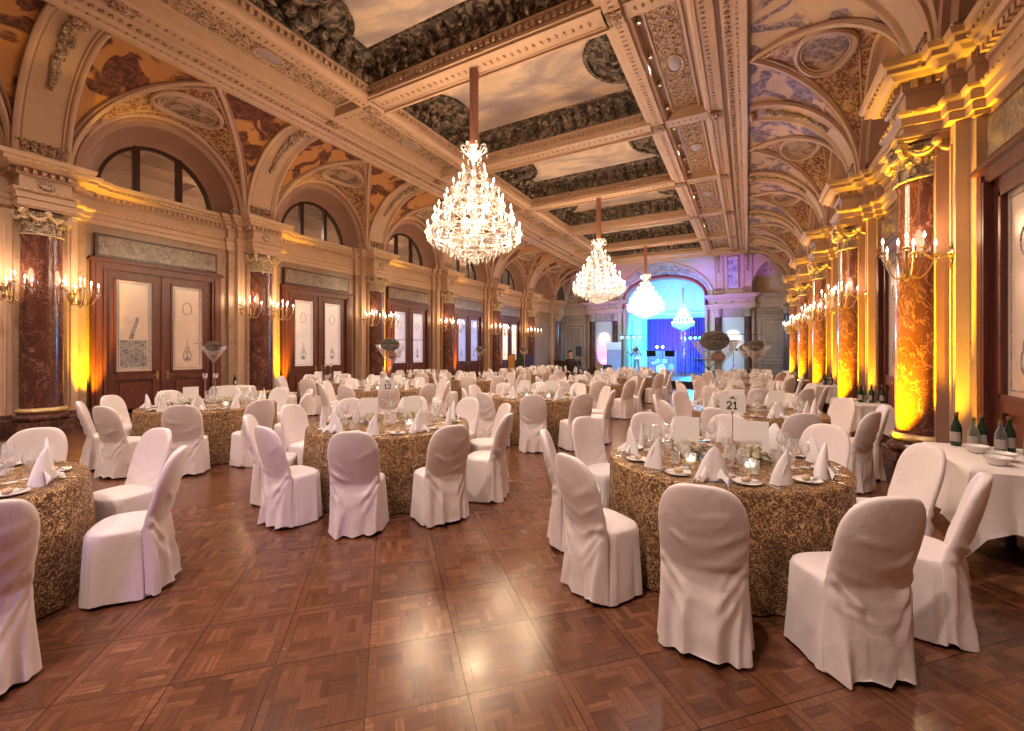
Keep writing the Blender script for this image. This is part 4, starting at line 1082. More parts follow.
def napkin_mb():
    m = MB(); n = 28
    def fn(u, v):
        a = 2 * pi * v; k = (1 - u) ** .62; r = .068 * k * (1 + .22 * cos(2 * a) + .05 * sin(5 * a) * (1 - u))
        return (r * cos(a) * 1.15 + .012 * u, r * sin(a) * .75 - .02 * u * u, .205 * u + (.009 * (1 + cos(a - .5)) * (1 - u)))
    m.grid(fn, 14, n, False, True)
    def wing(sg):
        return lambda u, v: (sg * (.02 + .050 * u + .010 * v), -.045 - .04 * u + .03 * v, .004 + .012 + .075 * (1 - u) * v + .035 * u * v * (1 - v) * 4 + .012 * sin(5 * u))
    m.grid(wing(1), 8, 6); m.grid(wing(-1), 8, 6)
    return m
NAP = proto1('folded_napkin', 'napkin', napkin_mb(), NAPKIN, 60)
def napkin2_mb():
    m = MB()
    def fn(u, v):
        a = 2 * pi * v; k = (1 - u) ** .75; r = .062 * k
        return (r * cos(a) * (1.1 + .1 * u) + .03 * u * u, r * sin(a) * .55, .20 * u * (1 + .06 * cos(a)) + .001)
    m.grid(fn, 14, 24, False, True)
    m.grid(lambda u, v: (-.05 + .05 * u + .02 * v, -.03 + .01 * sin(3 * v), .15 * u * v ** .6), 8, 8); return m
NAP2 = proto1('folded_napkin', 'napkin', napkin2_mb(), NAPKIN, 60)
pl = MB(); pl.lathe([(.001, .004), (.045, .004), (.055, .006), (.082, .013), (.083, .016), (.055, .010), (.001, .008)], 24)
rl = MB(); rl.ball((0, .01, .026), .028, 10, 6, (1.25, .85, .6)); kn = MB(); kn.box(-.075, .06, -.035, -.027, .018, .020); kn.box(.02, .10, -.039, -.024, .018, .021)
PLATE = proto('side_plate', 'plate', (('plate_rim', pl, PORCELAIN), ('bread_roll', rl, plain('bread_crust', (.62, .42, .26), .7)), ('butter_knife', kn, CHROME)))
m = MB(); m.box(-.007, .007, -.10, .02, .001, .004); m.box(-.004, .004, .02, .05, .001, .003)
for k in (-.009, -.003, .003, .009): m.box(k - .0015, k + .0015, .055, .10, .001, .003)
m.box(-.011, .011, .045, .057, .001, .003); FORK = proto1('dinner_fork', 'cutlery', m, CHROME)
m = MB(); m.box(-.008, .008, -.11, .0, .001, .005); m.grid(lambda u, v: (-.005 + (.016 - .010 * max(0, u - .6) / .4) * v, .11 * u, .0025), 6, 2); KNIFE = proto1('dinner_knife', 'cutlery', m, CHROME)
m = MB(); m.add([(-.10, .035, 0), (.10, .035, 0), (.10, 0, .29), (-.10, 0, .29), (-.10, -.035, 0), (.10, -.035, 0)], [(0, 1, 2, 3), (3, 2, 5, 4)])
c1 = m; MENU_O = m.build('standing_menu_card', CARD, None, smooth=False); tag(MENU_O, 'x', 'menu card'); solid(MENU_O, .002); MENU = Once(MENU_O)
t1 = MB(); t1.lathe([(.001, .002), (.036, .002), (.042, .012), (.042, .06), (.039, .06), (.038, .014), (.001, .012)], 16); t2 = MB(); t2.lathe([(.001, .013), (.030, .013), (.030, .035), (.001, .036)], 14); t3 = MB(); t3.lathe([(.002, .035), (.006, .045), (.001, .06)], 8)
TEAL = proto('tealight_holder', 'candle', (('glass_cup', t1, GLASS), ('wax', t2, TEA), ('flame', t3, FLAME)))
def rose_proto():
    r = empty('rose_centrepiece'); tag(r, 'x', 'flowers'); rn = random.Random(5)
    b = MB(); b.lathe([(.001, .002), (.045, .002), (.07, .03), (.075, .06), (.07, .06), (.001, .05)], 18); b.build('bowl', GLASS, r)
    l = MB()
    for k in range(26):
        a = rn.uniform(0, 6.28); R = rn.uniform(.05, .125); z = rn.uniform(.045, .09); d = rn.uniform(.03, .05)
        l.add([(R * cos(a), R * sin(a), z), ((R + d * .5) * cos(a + .3), (R + d * .5) * sin(a + .3), z + .012), ((R + d) * cos(a), (R + d) * sin(a), z - .005), ((R + d * .5) * cos(a - .3), (R + d * .5) * sin(a - .3), z + .012)], [(0, 1, 2, 3)])
    l.build('foliage', LEAF, r)
    for k in range(9):
        a = k * 2 * pi / 6 + .3; R = .078 if k < 6 else .03; z = .085 if k < 6 else .125
        if k >= 6: a = k * 2.1
        f = MB(); cx_, cy_ = R * cos(a), R * sin(a)
        f.ball((cx_, cy_, z), .030, 10, 7, (1, 1, .85))
        for ring, (kk, rr, zz, tl) in enumerate(((5, .036, .0, .9), (4, .028, .012, .5))):
            for j in range(kk):
                b_ = 2 * pi * (j + .5 * ring) / kk
                f.grid(lambda u, v: (cx_ + rr * (1 + tl * .25 * u * u) * cos(b_ + (v - .5) * 1.7), cy_ + rr * (1 + tl * .25 * u * u) * sin(b_ + (v - .5) * 1.7), z - .02 + zz + .038 * u - .012 * (2 * v - 1) ** 2 * u), 4, 5)
        f.build('rose', ROSE, r, ang=70)
    return r
ROSES = Once(rose_proto())
def vase_proto():
    r = empty('martini_vase'); tag(r, 'x', 'vase')
    b = MB(); b.lathe([(.001, .003), (.10, .003), (.10, .008), (.02, .02), (.010, .05), (.009, .62), (.016, .68), (.06, .74), (.185, .925), (.187, .928), (.182, .925), (.055, .745), (.010, .69), (.001, .69)], 30); b.build('vase_glass', VASE_GLASS, r)
    b = MB(); b.ball((-.01, 0, .93), .112, 20, 14, (1, 1, .72)); b.build('moss_ball', MOSS, r)
    b = MB(); b.ball((.02, 0, .80), .055, 12, 8, (1, 1, .8)); b.build('rose_filling', plain('brown_petals', (.30, .15, .09), .7, bump=.4, scale=60), r)
    b = MB(); b.tube([(-.04, .0, .95), (.10, .03, .985), (.30, .05, .985), (.42, .06, .98)], [.005, .004, .003, .0015], 5); b.tube([(.03, -.05, .93), (-.15, -.08, .99), (-.27, -.10, .96)], [.004, .003, .002], 5); b.build('twig', plain('dry_twig', (.10, .06, .03), .8), r)
    return r
VASE = Once(vase_proto())
def digit_mesh(m, ch, x, z, h, y, t):
    w_ = h * .52; S = {'1': [[(.1, .72), (.5, 1), (.5, 0)], [(.15, 0), (.85, 0)]], '2': [[(0, .75), (.1, .93), (.5, 1), (.9, .93), (1, .72), (.8, .45), (.05, .03), (0, 0), (1, 0)]]}[ch]
    for pl_ in S:
        for i in range(len(pl_) - 1):
            a, b = Vector((x + pl_[i][0] * w_, 0, z + pl_[i][1] * h)), Vector((x + pl_[i + 1][0] * w_, 0, z + pl_[i + 1][1] * h))
            d = (b - a).normalized(); nrm = Vector((-d.z, 0, d.x)) * t; a = a - d * t * .5; b = b + d * t * .5
            q = [a + nrm, b + nrm, b - nrm, a - nrm]; m.add([(v_.x, y, v_.z) for v_ in q] + [(v_.x, y + .001, v_.z) for v_ in q], [(0, 1, 2, 3), (7, 6, 5, 4), (0, 4, 5, 1), (1, 5, 6, 2), (2, 6, 7, 3), (3, 7, 4, 0)])
def number_stand(txt, loc, rz, label):
    r = empty('table_number_stand', loc, rz); tag(r, label, 'table number')
    b = MB(); b.lathe([(.001, .002), (.045, .002), (.045, .008), (.006, .014), (.004, .03), (.004, .41)], 14); b.build('pole', CHROME, r)
    b = MB(); b.box(-.085, .085, -.002, .002, .40, .53); cd = b.build('number_card', CARD, r, smooth=False)
    d = MB()
    for i, ch in enumerate(txt): digit_mesh(d, ch, -.036 + i * .040, .425, .052, -.0042, .0042)
    d.tube([(-.022 + .006 * t, -.003, .500 + .004 * sin(t * 1.6)) for t in range(9)], .0022, 4); d.add([(-.012, -.0035, .506), (.012, -.0035, .506), (0, -.0035, .517)], [(0, 1, 2)])
    d.build('printed_number', INK, cd, smooth=False); return r
def candle_stand_proto():
    r = empty('candle_stand'); tag(r, 'x', 'candle holder')
    b = MB(); b.lathe([(.001, .002), (.055, .002), (.055, .008), (.007, .016), (.005, .04), (.005, .40), (.02, .405), (.03, .41)], 12); b.build('stem', CHROME, r)
    b = MB(); b.lathe([(.03, .41), (.034, .42), (.036, .49), (.033, .49), (.030, .42), (.001, .415)], 14); b.build('glass_cup', GLASS, r)
    b = MB(); b.lathe([(.001, .418), (.026, .418), (.026, .45), (.001, .452)], 12); b.build('wax', PORCELAIN, r); return r
CSTAND = Once(candle_stand_proto())

# ------------------------------------------------------------------ gold tables and their settings
TZ = .76
def cloth_mb(R, seed):
    rn = random.Random(seed); p = [rn.uniform(0, 6.28) for _ in range(5)]; k1, k2 = rn.choice((11, 12, 13)), rn.choice((19, 21, 23)); m = MB()
    def fn(u, v):
        a = 2 * pi * v
        if u < .25: r = R * u / .25 * .985; z = TZ
        elif u < .33: q = (u - .25) / .08 * pi / 2; r = R * .985 + .02 * sin(q); z = TZ - .025 * (1 - cos(q))
        else:
            q = (u - .33) / .67; z = (TZ - .025) * (1 - q) + .012 * q
            f = q ** .8 * (.045 * sin(k1 * a + p[0]) + .028 * sin(k2 * a + p[1] + q) + .03 * sin(5 * a + p[2]))
            r = R * .985 + .02 + f * .55
        return (max(r, 1e-4) * cos(a), max(r, 1e-4) * sin(a), z)
    m.grid(fn, 26, 168, False, True); return m
CLOTH = {}
def ang_diff(a, b): return (a - b + pi) % (2 * pi) - pi
def seat_phrases(cx, cy, angs):
    cam_a = math.atan2(-cy, -cx); ds = [(ang_diff(a, cam_a), i) for i, a in enumerate(angs)]
    n0 = min(ds, key=lambda t: abs(t[0]))[1]; ph = {n0: 'nearest seat'}
    # counter-clockwise from the camera side appears on the right
    right = sorted([d for d in ds if d[1] != n0 and d[0] > 0]); left = sorted([(-d, i) for d, i in ds if i != n0 and d <= 0])
    W = ['first', 'second', 'third', 'fourth', 'fifth', 'sixth']
    for k, (_, i) in enumerate(right): ph[i] = W[k] + ' seat rightwards'
    for k, (_, i) in enumerate(left): ph[i] = W[k] + ' seat leftwards'
    return ph
WORN = ['white', 'cream white', 'pale satin', 'white satin']
def table(key, name, cx, cy, R, a0, n=10, step=36.0, angs=None, lvl=0, skip=(), cdist=None, num=None, vase=True, vrot=0.0, vpos=(0, 0), menus=None, number_pos=(.1, -.1)):
    rn = random.Random(key)
    angs = [radians(a) for a in angs] if angs else [radians(a0 + step * k) for k in range(n)]
    mk = rn.choice((0, 1)) if lvl else 2 + key
    if mk not in CLOTH:
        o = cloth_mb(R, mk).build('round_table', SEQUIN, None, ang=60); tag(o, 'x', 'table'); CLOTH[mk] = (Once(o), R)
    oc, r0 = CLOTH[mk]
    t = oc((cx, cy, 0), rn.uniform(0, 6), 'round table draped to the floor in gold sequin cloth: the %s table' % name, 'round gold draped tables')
    if abs(R / r0 - 1) > .01: t.scale = (R / r0, R / r0, 1)
    ph = seat_phrases(cx, cy, angs); cd = cdist or R + .21
    camv = math.atan2(-cy, -cx)
    for i, a in enumerate(angs):
        if i in skip: continue
        j = rn.uniform(-.07, .07); dd = cd + rn.uniform(.015, .045)
        x, y = cx + dd * cos(a), cy + dd * sin(a)
        if x > XR - .65 or x < XL + .6: continue
        CHAIRS[rn.randrange(4)]((x, y, 0), a + pi / 2 + j, 'white covered banquet chair, %s at the %s table' % (ph[i], name), 'chairs at the %s table' % name)
    def at(rr, a, dx=0.0, dz=TZ + .001): return (cx + rr * cos(a) - dx * sin(a), cy + rr * sin(a) + dx * cos(a), dz)
    G = 'glasses on the %s table' % name
    for i, a in enumerate(angs):
        rz = a + pi / 2; P = ph[i]
        (NAP if (i + key) % 2 else NAP2)(at(R - .17, a, rn.uniform(-.006, .006)), rz + rn.uniform(-.3, .3), 'peaked white napkin, %s at the %s table' % (P, name), 'napkins on the %s table' % name, 1.12 if lvl == 0 else 1.1)
        PLATE(at(R - .20, a, -.212), rz, 'side plate with roll and knife, %s at the %s table' % (P, name), 'side plates on the %s table' % name)
        if lvl <= 1:
            G1(at(R - .36, a, .10), 0, 'tall stemmed wine glass, %s at the %s table' % (P, name), G)
            G2(at(R - .31, a, .17), 0, 'smaller stemmed wine glass, %s at the %s table' % (P, name), G)
        else: G1(at(R - .36, a, .12), 0, 'stemmed wine glass, %s at the %s table' % (P, name), G, 1.05)
        if lvl == 0:
            G3(at(R - .40, a, -.02), 0, 'small tumbler, %s at the %s table' % (P, name), G)
            FORK(at(R - .13, a, -.104), rz, 'dinner fork, %s at the %s table' % (P, name), 'cutlery on the %s table' % name)
            KNIFE(at(R - .15, a, .108), rz, 'dinner knife, %s at the %s table' % (P, name), 'cutlery on the %s table' % name)
    perp = camv + pi / 2
    sides = [('left', -1), ('right', 1)]
    for nm, sg in sides:
        def pc(p, c): return (cx + p * sg * cos(perp) + c * cos(camv), cy + p * sg * sin(perp) + c * sin(camv), TZ + .001)
        MENU(pc(.25 if lvl < 2 else .22, -.145), camv + pi / 2 + rn.uniform(-.15, .15), 'tall white folded menu card, %s of centre on the %s table' % (nm, name), 'menu cards on the %s table' % name, 1 if lvl < 2 else .8)
        ROSES(pc(.225, .03), rn.uniform(0, 6), 'bowl of cream roses, %s of centre on the %s table' % (nm, name), 'rose bowls on the %s table' % name, .85)
        if lvl < 2:
            TEAL(pc(.20, .215), 0, 'glowing glass tealight, %s of centre on the %s table' % (nm, name), 'tealights on the %s table' % name)
            if key in (3, 6, 7): CSTAND(pc(.07, -.31), 0, 'slim silver candle stand, %s side of the %s table' % (nm, name), 'candle stands on the %s table' % name)
    if vase: VASE((cx + vpos[0], cy + vpos[1], TZ + .001), vrot, 'tall martini vase with dark moss ball on the %s table' % name, 'tall moss ball vases')
    if num: number_stand(num, (cx + number_pos[0], cy + number_pos[1], TZ + .001), camv + pi / 2, 'white card numbered %s on a thin pole on the %s table' % (num, name))
table(0, 'cut-off far left', -4.39, .38, .88, 0, angs=[5, 51, 95, 140, 185], lvl=0, vase=False)
table(1, 'front right', -.20, 3.76, .84, -91, lvl=0, num='21', vpos=(-.03, .05), vrot=.5, number_pos=(.10, -.24))
table(2, 'front centre', -3.71, 3.75, .91, -95 + 36, lvl=0, num='12', vpos=(-.05, .05), vrot=.5, number_pos=(.14, -.19))
table(3, 'front left', -7.45, 3.62, .92, -38, lvl=0, vpos=(.1, .0), vrot=.3)
table(4, 'second row centre', -3.5, 7.35, .86, -68, lvl=1, vase=False)
table(5, 'second row right', .10, 7.0, .84, -72, lvl=1, vpos=(.0, .1), vrot=.4)
table(6, 'second row left', -7.35, 7.3, .88, -80, lvl=1, vase=False)
table(7, 'second row wall side', -10.3, 8.0, .76, -60, n=8, step=45.0, lvl=1, vase=False)
for k, (nm, x, y, a) in enumerate((('third row right', -.05, 10.5, -80), ('third row centre', -3.7, 10.9, -62), ('third row left', -7.2, 11.0, -70), ('third row wall side', -10.0, 11.6, -50),
                                  ('fourth row right', -.1, 14.1, -75), ('fourth row centre', -3.6, 14.5, -66), ('fourth row left', -7.6, 14.7, -60),
                                  ('fifth row right', .0, 17.6, -80), ('fifth row centre', -4.0, 17.7, -60), ('fifth row left', -8.2, 18.3, -70))):
    table(10 + k, nm, x, y, .85, a, lvl=2, vase=k in (0, 2, 4, 6, 8))
# ------------------------------------------------------------------ service tables with bottles along the right wall
def service_table(x0, x1, y0, y1, label, seed):
    rn = random.Random(seed); cx, cy_ = (x0 + x1) / 2, (y0 + y1) / 2; hx, hy = (x1 - x0) / 2, (y1 - y0) / 2
    r = empty('service_table', (cx, cy_, 0)); tag(r, label, 'table')
    m = MB(); N = 96
    def fn(u, v):
        a = 2 * pi * v; ca, sa = cos(a), sin(a); q8 = max(abs(ca), abs(sa)); bx, by = hx * ca / q8, hy * sa / q8
        cornr = max(0, 1 - abs(abs(ca) - abs(sa)) / .35)
        if u < .2: k = u / .2; return (bx * k, by * k, .76)
        q = (u - .2) / .8; L = .44 + .24 * cornr; z = .76 - L * q; out = .012 + .045 * q + .10 * cornr * q - .02 * sin(q * 3)
        wv_ = q * (.022 * sin(14 * a + seed) + .015 * sin(23 * a))
        nx, ny = (math.copysign(1, ca), 0) if abs(ca) > abs(sa) else (0, math.copysign(1, sa))
        if cornr > .2: L2 = sqrt(2); nx, ny = math.copysign(1, ca) / L2, math.copysign(1, sa) / L2
        return (bx + nx * (out + wv_), by + ny * (out + wv_), z)
    m.grid(fn, 16, N, False, True); m.build('tablecloth', WHITE_CLOTH, r, ang=50)
    b = MB(); b.lathe([(.001, .0), (.24, 0), (.24, .02), (.06, .05), (.035, .08), (.035, .70), (.001, .72)], 16); b.build('pedestal', BLACK, r)
    b = MB(); b.box(-hx + .05, hx - .05, -hy + .05, hy - .05, .70, .74); b.build('tabletop', MAHOG, r, smooth=False)
    return r
service_table(1.42, 2.22, 4.35, 5.42, 'white draped service table with bottles and bowls beside the nearest right column', 1)
service_table(1.35, 1.98, 8.75, 9.85, 'white draped service table between the first and second right columns', 2)
service_table(1.48, 2.0, 13.2, 14.1, 'white draped service table between the second and third right columns', 3)
def bottle_proto(mat, name, H=.30, lab=True):
    r = empty(name); tag(r, 'x', 'bottle')
    b = MB(); b.lathe([(.001, .004), (.034, .002), (.038, .01), (.038, H * .50), (.034, H * .60), (.020, H * .72), (.0145, H * .80), (.0135, H * .93), (.016, H * .94), (.016, H), (.001, H)], 18); b.build('bottle_body', mat, r)
    if lab:
        b = MB(); b.lathe([(.0386, H * .14), (.0386, H * .42)], 14, a0=-1.3, a1=1.3); b.build('bottle_label', LABEL, r)
    b = MB(); b.lathe([(.0168, H * .90), (.0168, H * 1.003), (.001, H * 1.006)], 12); b.build('cap', BRASS if lab else CHROME, r)
    return Once(r)
BG = bottle_proto(BOTTLE, 'green_bottle'); BC = bottle_proto(CLEARB, 'clear_water_bottle', .27)
rn = random.Random(11)
NB = ['first', 'second', 'third', 'fourth', 'fifth', 'sixth', 'seventh', 'eighth', 'ninth']
for k in range(9):
    x = 1.52 + .085 * (k % 5) + .12 * (k // 5); y = 5.30 - .10 * (k % 5) - .05 * (k // 5) + rn.uniform(-.02, .02)
    x = 1.63 + .070 * k; y = 5.28 - .09 * (k % 2) - .035 * k
    (BG if k % 2 == 0 else BC)((x, y, .762), -2.4 + rn.uniform(-.4, .4), '%s bottle, %s from the left on the nearest service table' % ('dark green' if k % 2 == 0 else 'clear', NB[k]), 'bottles on the nearest service table')
b = MB(); b.lathe([(.001, .004), (.04, .003), (.045, .01), (.075, .05), (.082, .062), (.078, .062), (.04, .014), (.001, .012)], 20); BOWL = proto1('serving_bowl', 'bowl', b, PORCELAIN)
for k, (x, y) in enumerate(((1.66, 4.98), (1.72, 4.72), (1.62, 4.52))): BOWL((x, y, .762), 0, 'small white bowl, %s from the back on the nearest service table' % NB[k], 'bowls on the nearest service table')
for (tx, ty, nm, kk) in ((1.72, 9.2, 'second', 5), (1.78, 13.55, 'third', 3)):
    for k in range(kk):
        (BG if k % 2 == 0 else BC)((tx - .08 + .07 * k, ty - .15 + .09 * (k % 2), .762), rn.uniform(-3, -2), '%s bottle, %s from the left on the %s service table' % ('dark green' if k % 2 == 0 else 'clear', NB[k], nm), 'bottles on the %s service table' % nm)
m = MB(); m.lathe([(.001, .004), (.15, .004), (.17, .016), (.165, .018), (.15, .008), (.001, .007)], 26); TRAY = proto1('silver_tray', 'tray', m, CHROME)
TRAY((1.55, 9.45, .762), 0, 'round silver tray on the second service table'); TRAY((1.68, 13.88, .762), 0, 'round silver tray on the third service table')
# bottle standing by the left wall between door one and the second column
service_table(-11.5, -10.85, 5.6, 6.3, 'small white draped side table with a dark bottle by the left wall', 5)
BG((-11.2, 6.0, .762), .5, 'dark bottle standing on the side table by the left wall')

# ------------------------------------------------------------------ people
SKIN = plain('skin', (.55, .32, .22), .5, var=.05); HAIR = plain('dark_hair', (.03, .018, .012), .6, var=.3)
def skin_obj(name, verts, edges, mat, parent, root=0, sub=2):
    me = bpy.data.meshes.new(name); me.from_pydata([v[:3] for v in verts], edges, []); me.materials.append(mat)
    o = bpy.data.objects.new(name, me); COL.objects.link(o); o.parent = parent
    bm_ = o.modifiers.new('skin', 'SKIN'); sv = me.skin_vertices[0].data if me.skin_vertices else None
    if sv is None:
        import bmesh
        b = bmesh.new(); b.from_mesh(me); b.verts.layers.skin.verify(); b.to_mesh(me); b.free(); sv = me.skin_vertices[0].data
    for i, v in enumerate(verts):
        sv[i].radius = (v[3], v[4] if len(v) > 4 else v[3]); sv[i].use_root = (i == root)
    ss = o.modifiers.new('sub', 'SUBSURF'); ss.levels = 1; ss.render_levels = sub
    bm_.use_smooth_shade = True
    return o
def person(loc, rz, sc, label, jacket, trousers, pose, name='person'):
    r = empty(name, loc, rz); r.scale = (sc,) * 3; tag(r, label, 'person')   # faces -Y
    A = pose; V = []; E_ = []
    def v(*a): V.append(a); return len(V) - 1
    pel = v(0, 0, .95, .13, .10); wst = v(0, 0, 1.10, .125, .095); ch = v(0, -.01, 1.30, .155, .11); nk0 = v(0, 0, 1.46, .06, .06); nk = v(0, -.01, 1.53, .052, .055)
    hd1 = v(0, -.02, 1.60, .07, .08); hd2 = v(0, -.02, 1.69, .075, .092); hd3 = v(0, -.01, 1.755, .05, .06)
    E_ += [(pel, wst), (wst, ch), (ch, nk0), (nk0, nk), (nk, hd1), (hd1, hd2), (hd2, hd3)]
    nose = v(0, -.115, 1.655, .012, .014); E_.append((hd2, nose))
    hands = []
    for sg, key in ((-1, 'L'), (1, 'R')):
        sh = v(sg * .17, 0, 1.42, .065, .06); el = v(*A['el' + key], .045, .042); wr = v(*A['wr' + key], .028, .022); E_ += [(ch, sh), (sh, el), (el, wr)]
        d = (Vector(A['wr' + key]) - Vector(A['el' + key])).normalized(); side = d.cross(Vector((0, 1, 0)))
        side = side.normalized() if side.length > .1 else Vector((1, 0, 0))
        pm_ = Vector(A['wr' + key]) + d * .06; pa = v(*pm_, .036, .016); E_.append((wr, pa))
        for j, (o_, L) in enumerate(((-.03, .07), (-.01, .085), (.01, .08), (.03, .062))):
            b0 = pm_ + side * o_ + d * .03; b1 = b0 + d * L * .55; b2 = b1 + (d * .7 + Vector((0, -.7, 0))).normalized() * L * .45
            i0, i1, i2 = v(*b0, .010, .010), v(*b1, .009, .009), v(*b2, .007, .007); E_ += [(pa, i0), (i0, i1), (i1, i2)]
        t0 = Vector(A['wr' + key]) + d * .03 + side * .035 * -sg; t1 = t0 + (d + side * -sg * .6).normalized() * .045; i0, i1 = v(*t0, .011, .011), v(*t1, .009, .009); E_ += [(wr, i0), (i0, i1)]
        hp = v(sg * .09, 0, .90, .09, .085); kn = v(*A['kn' + key], .062, .06); an = v(*A['an' + key], .042, .04); to = v(A['an' + key][0], A['an' + key][1] - .14, .03, .038, .028); E_ += [(pel, hp), (hp, kn), (kn, an), (an, to)]
    body = skin_obj('body', V, E_, SKIN, r)
    J = []; JE = []
    def jv(*a): J.append(a); return len(J) - 1
    a = jv(0, 0, .86, .155, .12); b = jv(0, 0, 1.08, .145, .115); c = jv(0, -.01, 1.30, .178, .13); d0 = jv(0, 0, 1.45, .085, .08); JE += [(a, b), (b, c), (c, d0)]
    for sg, key in ((-1, 'L'), (1, 'R')):
        s0 = jv(sg * .175, 0, 1.41, .082, .075); e0 = jv(*A['el' + key], .058, .055); w0 = jv(*(Vector(A['el' + key]).lerp(Vector(A['wr' + key]), .93)), .042, .036); JE += [(c, s0), (s0, e0), (e0, w0)]
    skin_obj('jacket', J, JE, jacket, r)
    T = []; TE = []
    def tv(*a): T.append(a); return len(T) - 1
    a = tv(0, 0, .93, .142, .112)
    for sg, key in ((-1, 'L'), (1, 'R')):
        h0 = tv(sg * .09, 0, .86, .105, .10); k0 = tv(*A['kn' + key], .078, .075); n0 = tv(A['an' + key][0], A['an' + key][1], .10, .062, .060); TE += [(a, h0), (h0, k0), (k0, n0)]
        s = MB(); ax, ay = A['an' + key][0], A['an' + key][1]; s.ball((ax, ay - .07, .045), .055, 10, 6, (.85, 2.3, .8)); s.build('shoe', BLACK, r)
    skin_obj('trousers', T, TE, trousers, r)
    h = MB(); h.grid(lambda u, vv: (.094 * sin(u * 1.9) * cos(2 * pi * vv), .004 + .112 * sin(u * 1.9) * sin(2 * pi * vv) + .012 * u, 1.70 + .105 * cos(u * 1.9) + (.05 * u if sin(2 * pi * vv) < -.2 else 0)), 8, 20, False, True); h.build('hair', HAIR, r)
    e = MB()
    for sg in (-1, 1): e.ball((sg * .03, -.103, 1.685), .010, 8, 6)
    e.build('eyes', INK, r)
    e = MB(); e.tube([(-.025, -.100, 1.615), (0, -.108, 1.613), (.025, -.100, 1.615)], .006, 5); e.build('mouth', plain('lips', (.4, .15, .12), .5), r)
    e = MB()
    for sg in (-1, 1): e.ball((sg * .082, -.01, 1.67), .022, 8, 6, (.4, .7, 1.3))
    e.build('ears', SKIN, r)
    return r
SUIT = plain('black_suit', (.010, .010, .012), .75, var=.2)
person((-5.55, 14.35, 0), radians(60), .93, 'person in a black suit walking between the back tables, left of centre', SUIT, SUIT,
       dict(elL=(-.30, .10, 1.16), wrL=(-.30, -.02, .95), elR=(.29, -.10, 1.16), wrR=(.27, -.26, 1.02), knL=(-.09, -.12, .50), anL=(-.09, -.02, .09), knR=(.09, -.04, .50), anR=(.09, .20, .10)))
NAVY = plain('navy_jacket', (.03, .03, .10), .7); 
STG_Z = .30
mus = person((-5.95, 26.5, STG_Z), radians(10), .92, 'person in a dark jacket playing a guitar on the stage', NAVY, SUIT,
       dict(elL=(-.36, -.06, 1.16), wrL=(-.44, -.26, 1.32), elR=(.32, .04, 1.14), wrR=(.08, -.20, 1.08), knL=(-.11, -.03, .50), anL=(-.13, 0, .09), knR=(.11, -.03, .50), anR=(.14, .03, .09)))
g = empty('electric_guitar', (-5.95, 26.5, STG_Z), radians(10)); g.scale = (.92,) * 3; tag(g, 'pale guitar held by the person on the stage', 'guitar')
b = MB()
def gb(u, v_):
    a = 2 * pi * v_; r_ = .15 + .045 * cos(2 * a) + .015 * cos(a); k = 1 if 0 < u < 1 else 0
    return (.10 + r_ * cos(a) * k, -.38 + (.02 if u > .5 else -.02), 1.04 + r_ * .8 * sin(a) * k)
b.grid(gb, 3, 24, False, True); b.build('guitar_body', PORCELAIN, g)
b = MB(); b.tube([(.0, -.38, 1.10), (-.52, -.38, 1.36)], .02, 6); b.box(-.60, -.50, -.395, -.365, 1.35, 1.42); b.build('neck', MAHOG, g)

# ------------------------------------------------------------------ stage
sx0, sx1, sy0, sy1 = -7.4, .3, 20.4, 29.6
m = MB(); m.box(sx0, sx1, sy0, sy1, STG_Z - .04, STG_Z); sr = m.build('stage_platform', BLACK, None, smooth=False); tag(sr, 'low black stage platform with pleated black skirt in front of the arch', 'stage')
m = MB()
for (xa, ya, xb, yb) in ((sx0, sy0, sx1, sy0), (sx1, sy0, sx1, sy1), (sx0, sy1, sx0, sy0)):
    L = math.hypot(xb - xa, yb - ya); nn = int(L / .05); nx, ny = (yb - ya) / L, -(xb - xa) / L
    m.grid(lambda u, v: (xa + (xb - xa) * u + nx * .015 * sin(u * L * 40), ya + (yb - ya) * u + ny * .015 * sin(u * L * 40), .005 + (STG_Z - .01) * v), nn * 2, 1)
m.build('stage_skirt', BLACK_CLOTH, sr)
CY_E = emis('cyan_stage_lamp', (.1, .75, 1.0), 14); WH_E = emis('white_stage_lamp', (1, .95, .9), 14); VIO = emis('violet_stage_lamp', (.5, .2, 1), 12)
def light_stand(x, y, z0, H, n_, wd, label, mat, colr, pw, aim):
    r = empty('stage_light_stand', (x, y, z0)); tag(r, label, 'stage light')
    b = MB(); b.tube([(0, 0, .25), (0, 0, H)], .02, 8)
    b.build('pole', BLACK, r)
    for k in range(3):
        a = k * 2.094 + .5; l = MB(); l.tube([(0, 0, .45), (.42 * cos(a), .42 * sin(a), .01)], .012, 6); l.build('leg', BLACK, r)
    b = MB(); b.tube([(-wd, 0, H), (wd, 0, H)], .018, 8); b.build('crossbar', BLACK, r)
    for k in range(n_):
        xx = -wd + 2 * wd * (k + .5) / n_; b = MB(); b.tf = lambda X, Y, Z: (xx + X, -Z, H - .13 + Y)
        b.lathe([(.001, -.08), (.06, -.08), (.085, .10), (.08, .10)], 12); c_ = b.build('par_can', BLACK, r)
        b = MB(); b.tf = lambda X, Y, Z: (xx + X, -Z, H - .13 + Y); b.lathe([(.001, .09), (.078, .09)], 12); b.build('lens', mat, c_)
    light('SPOT', (x, y - .15, z0 + H - .13), pw, colr, .08, aim=aim, cone=70, name='stage_beam')
light_stand(-6.45, 27.2, STG_Z, 2.35, 4, .75, 'left stage light stand with four cyan lamps on its crossbar', CY_E, (.03, .55, 1), 700, (-5.6, 24.0, .3))
light_stand(-2.72, 27.2, STG_Z, 2.25, 3, .40, 'right stage light stand with cyan lamps beside the truss tower', CY_E, (.03, .5, 1), 1500, (-1.75, 14.0, 0))
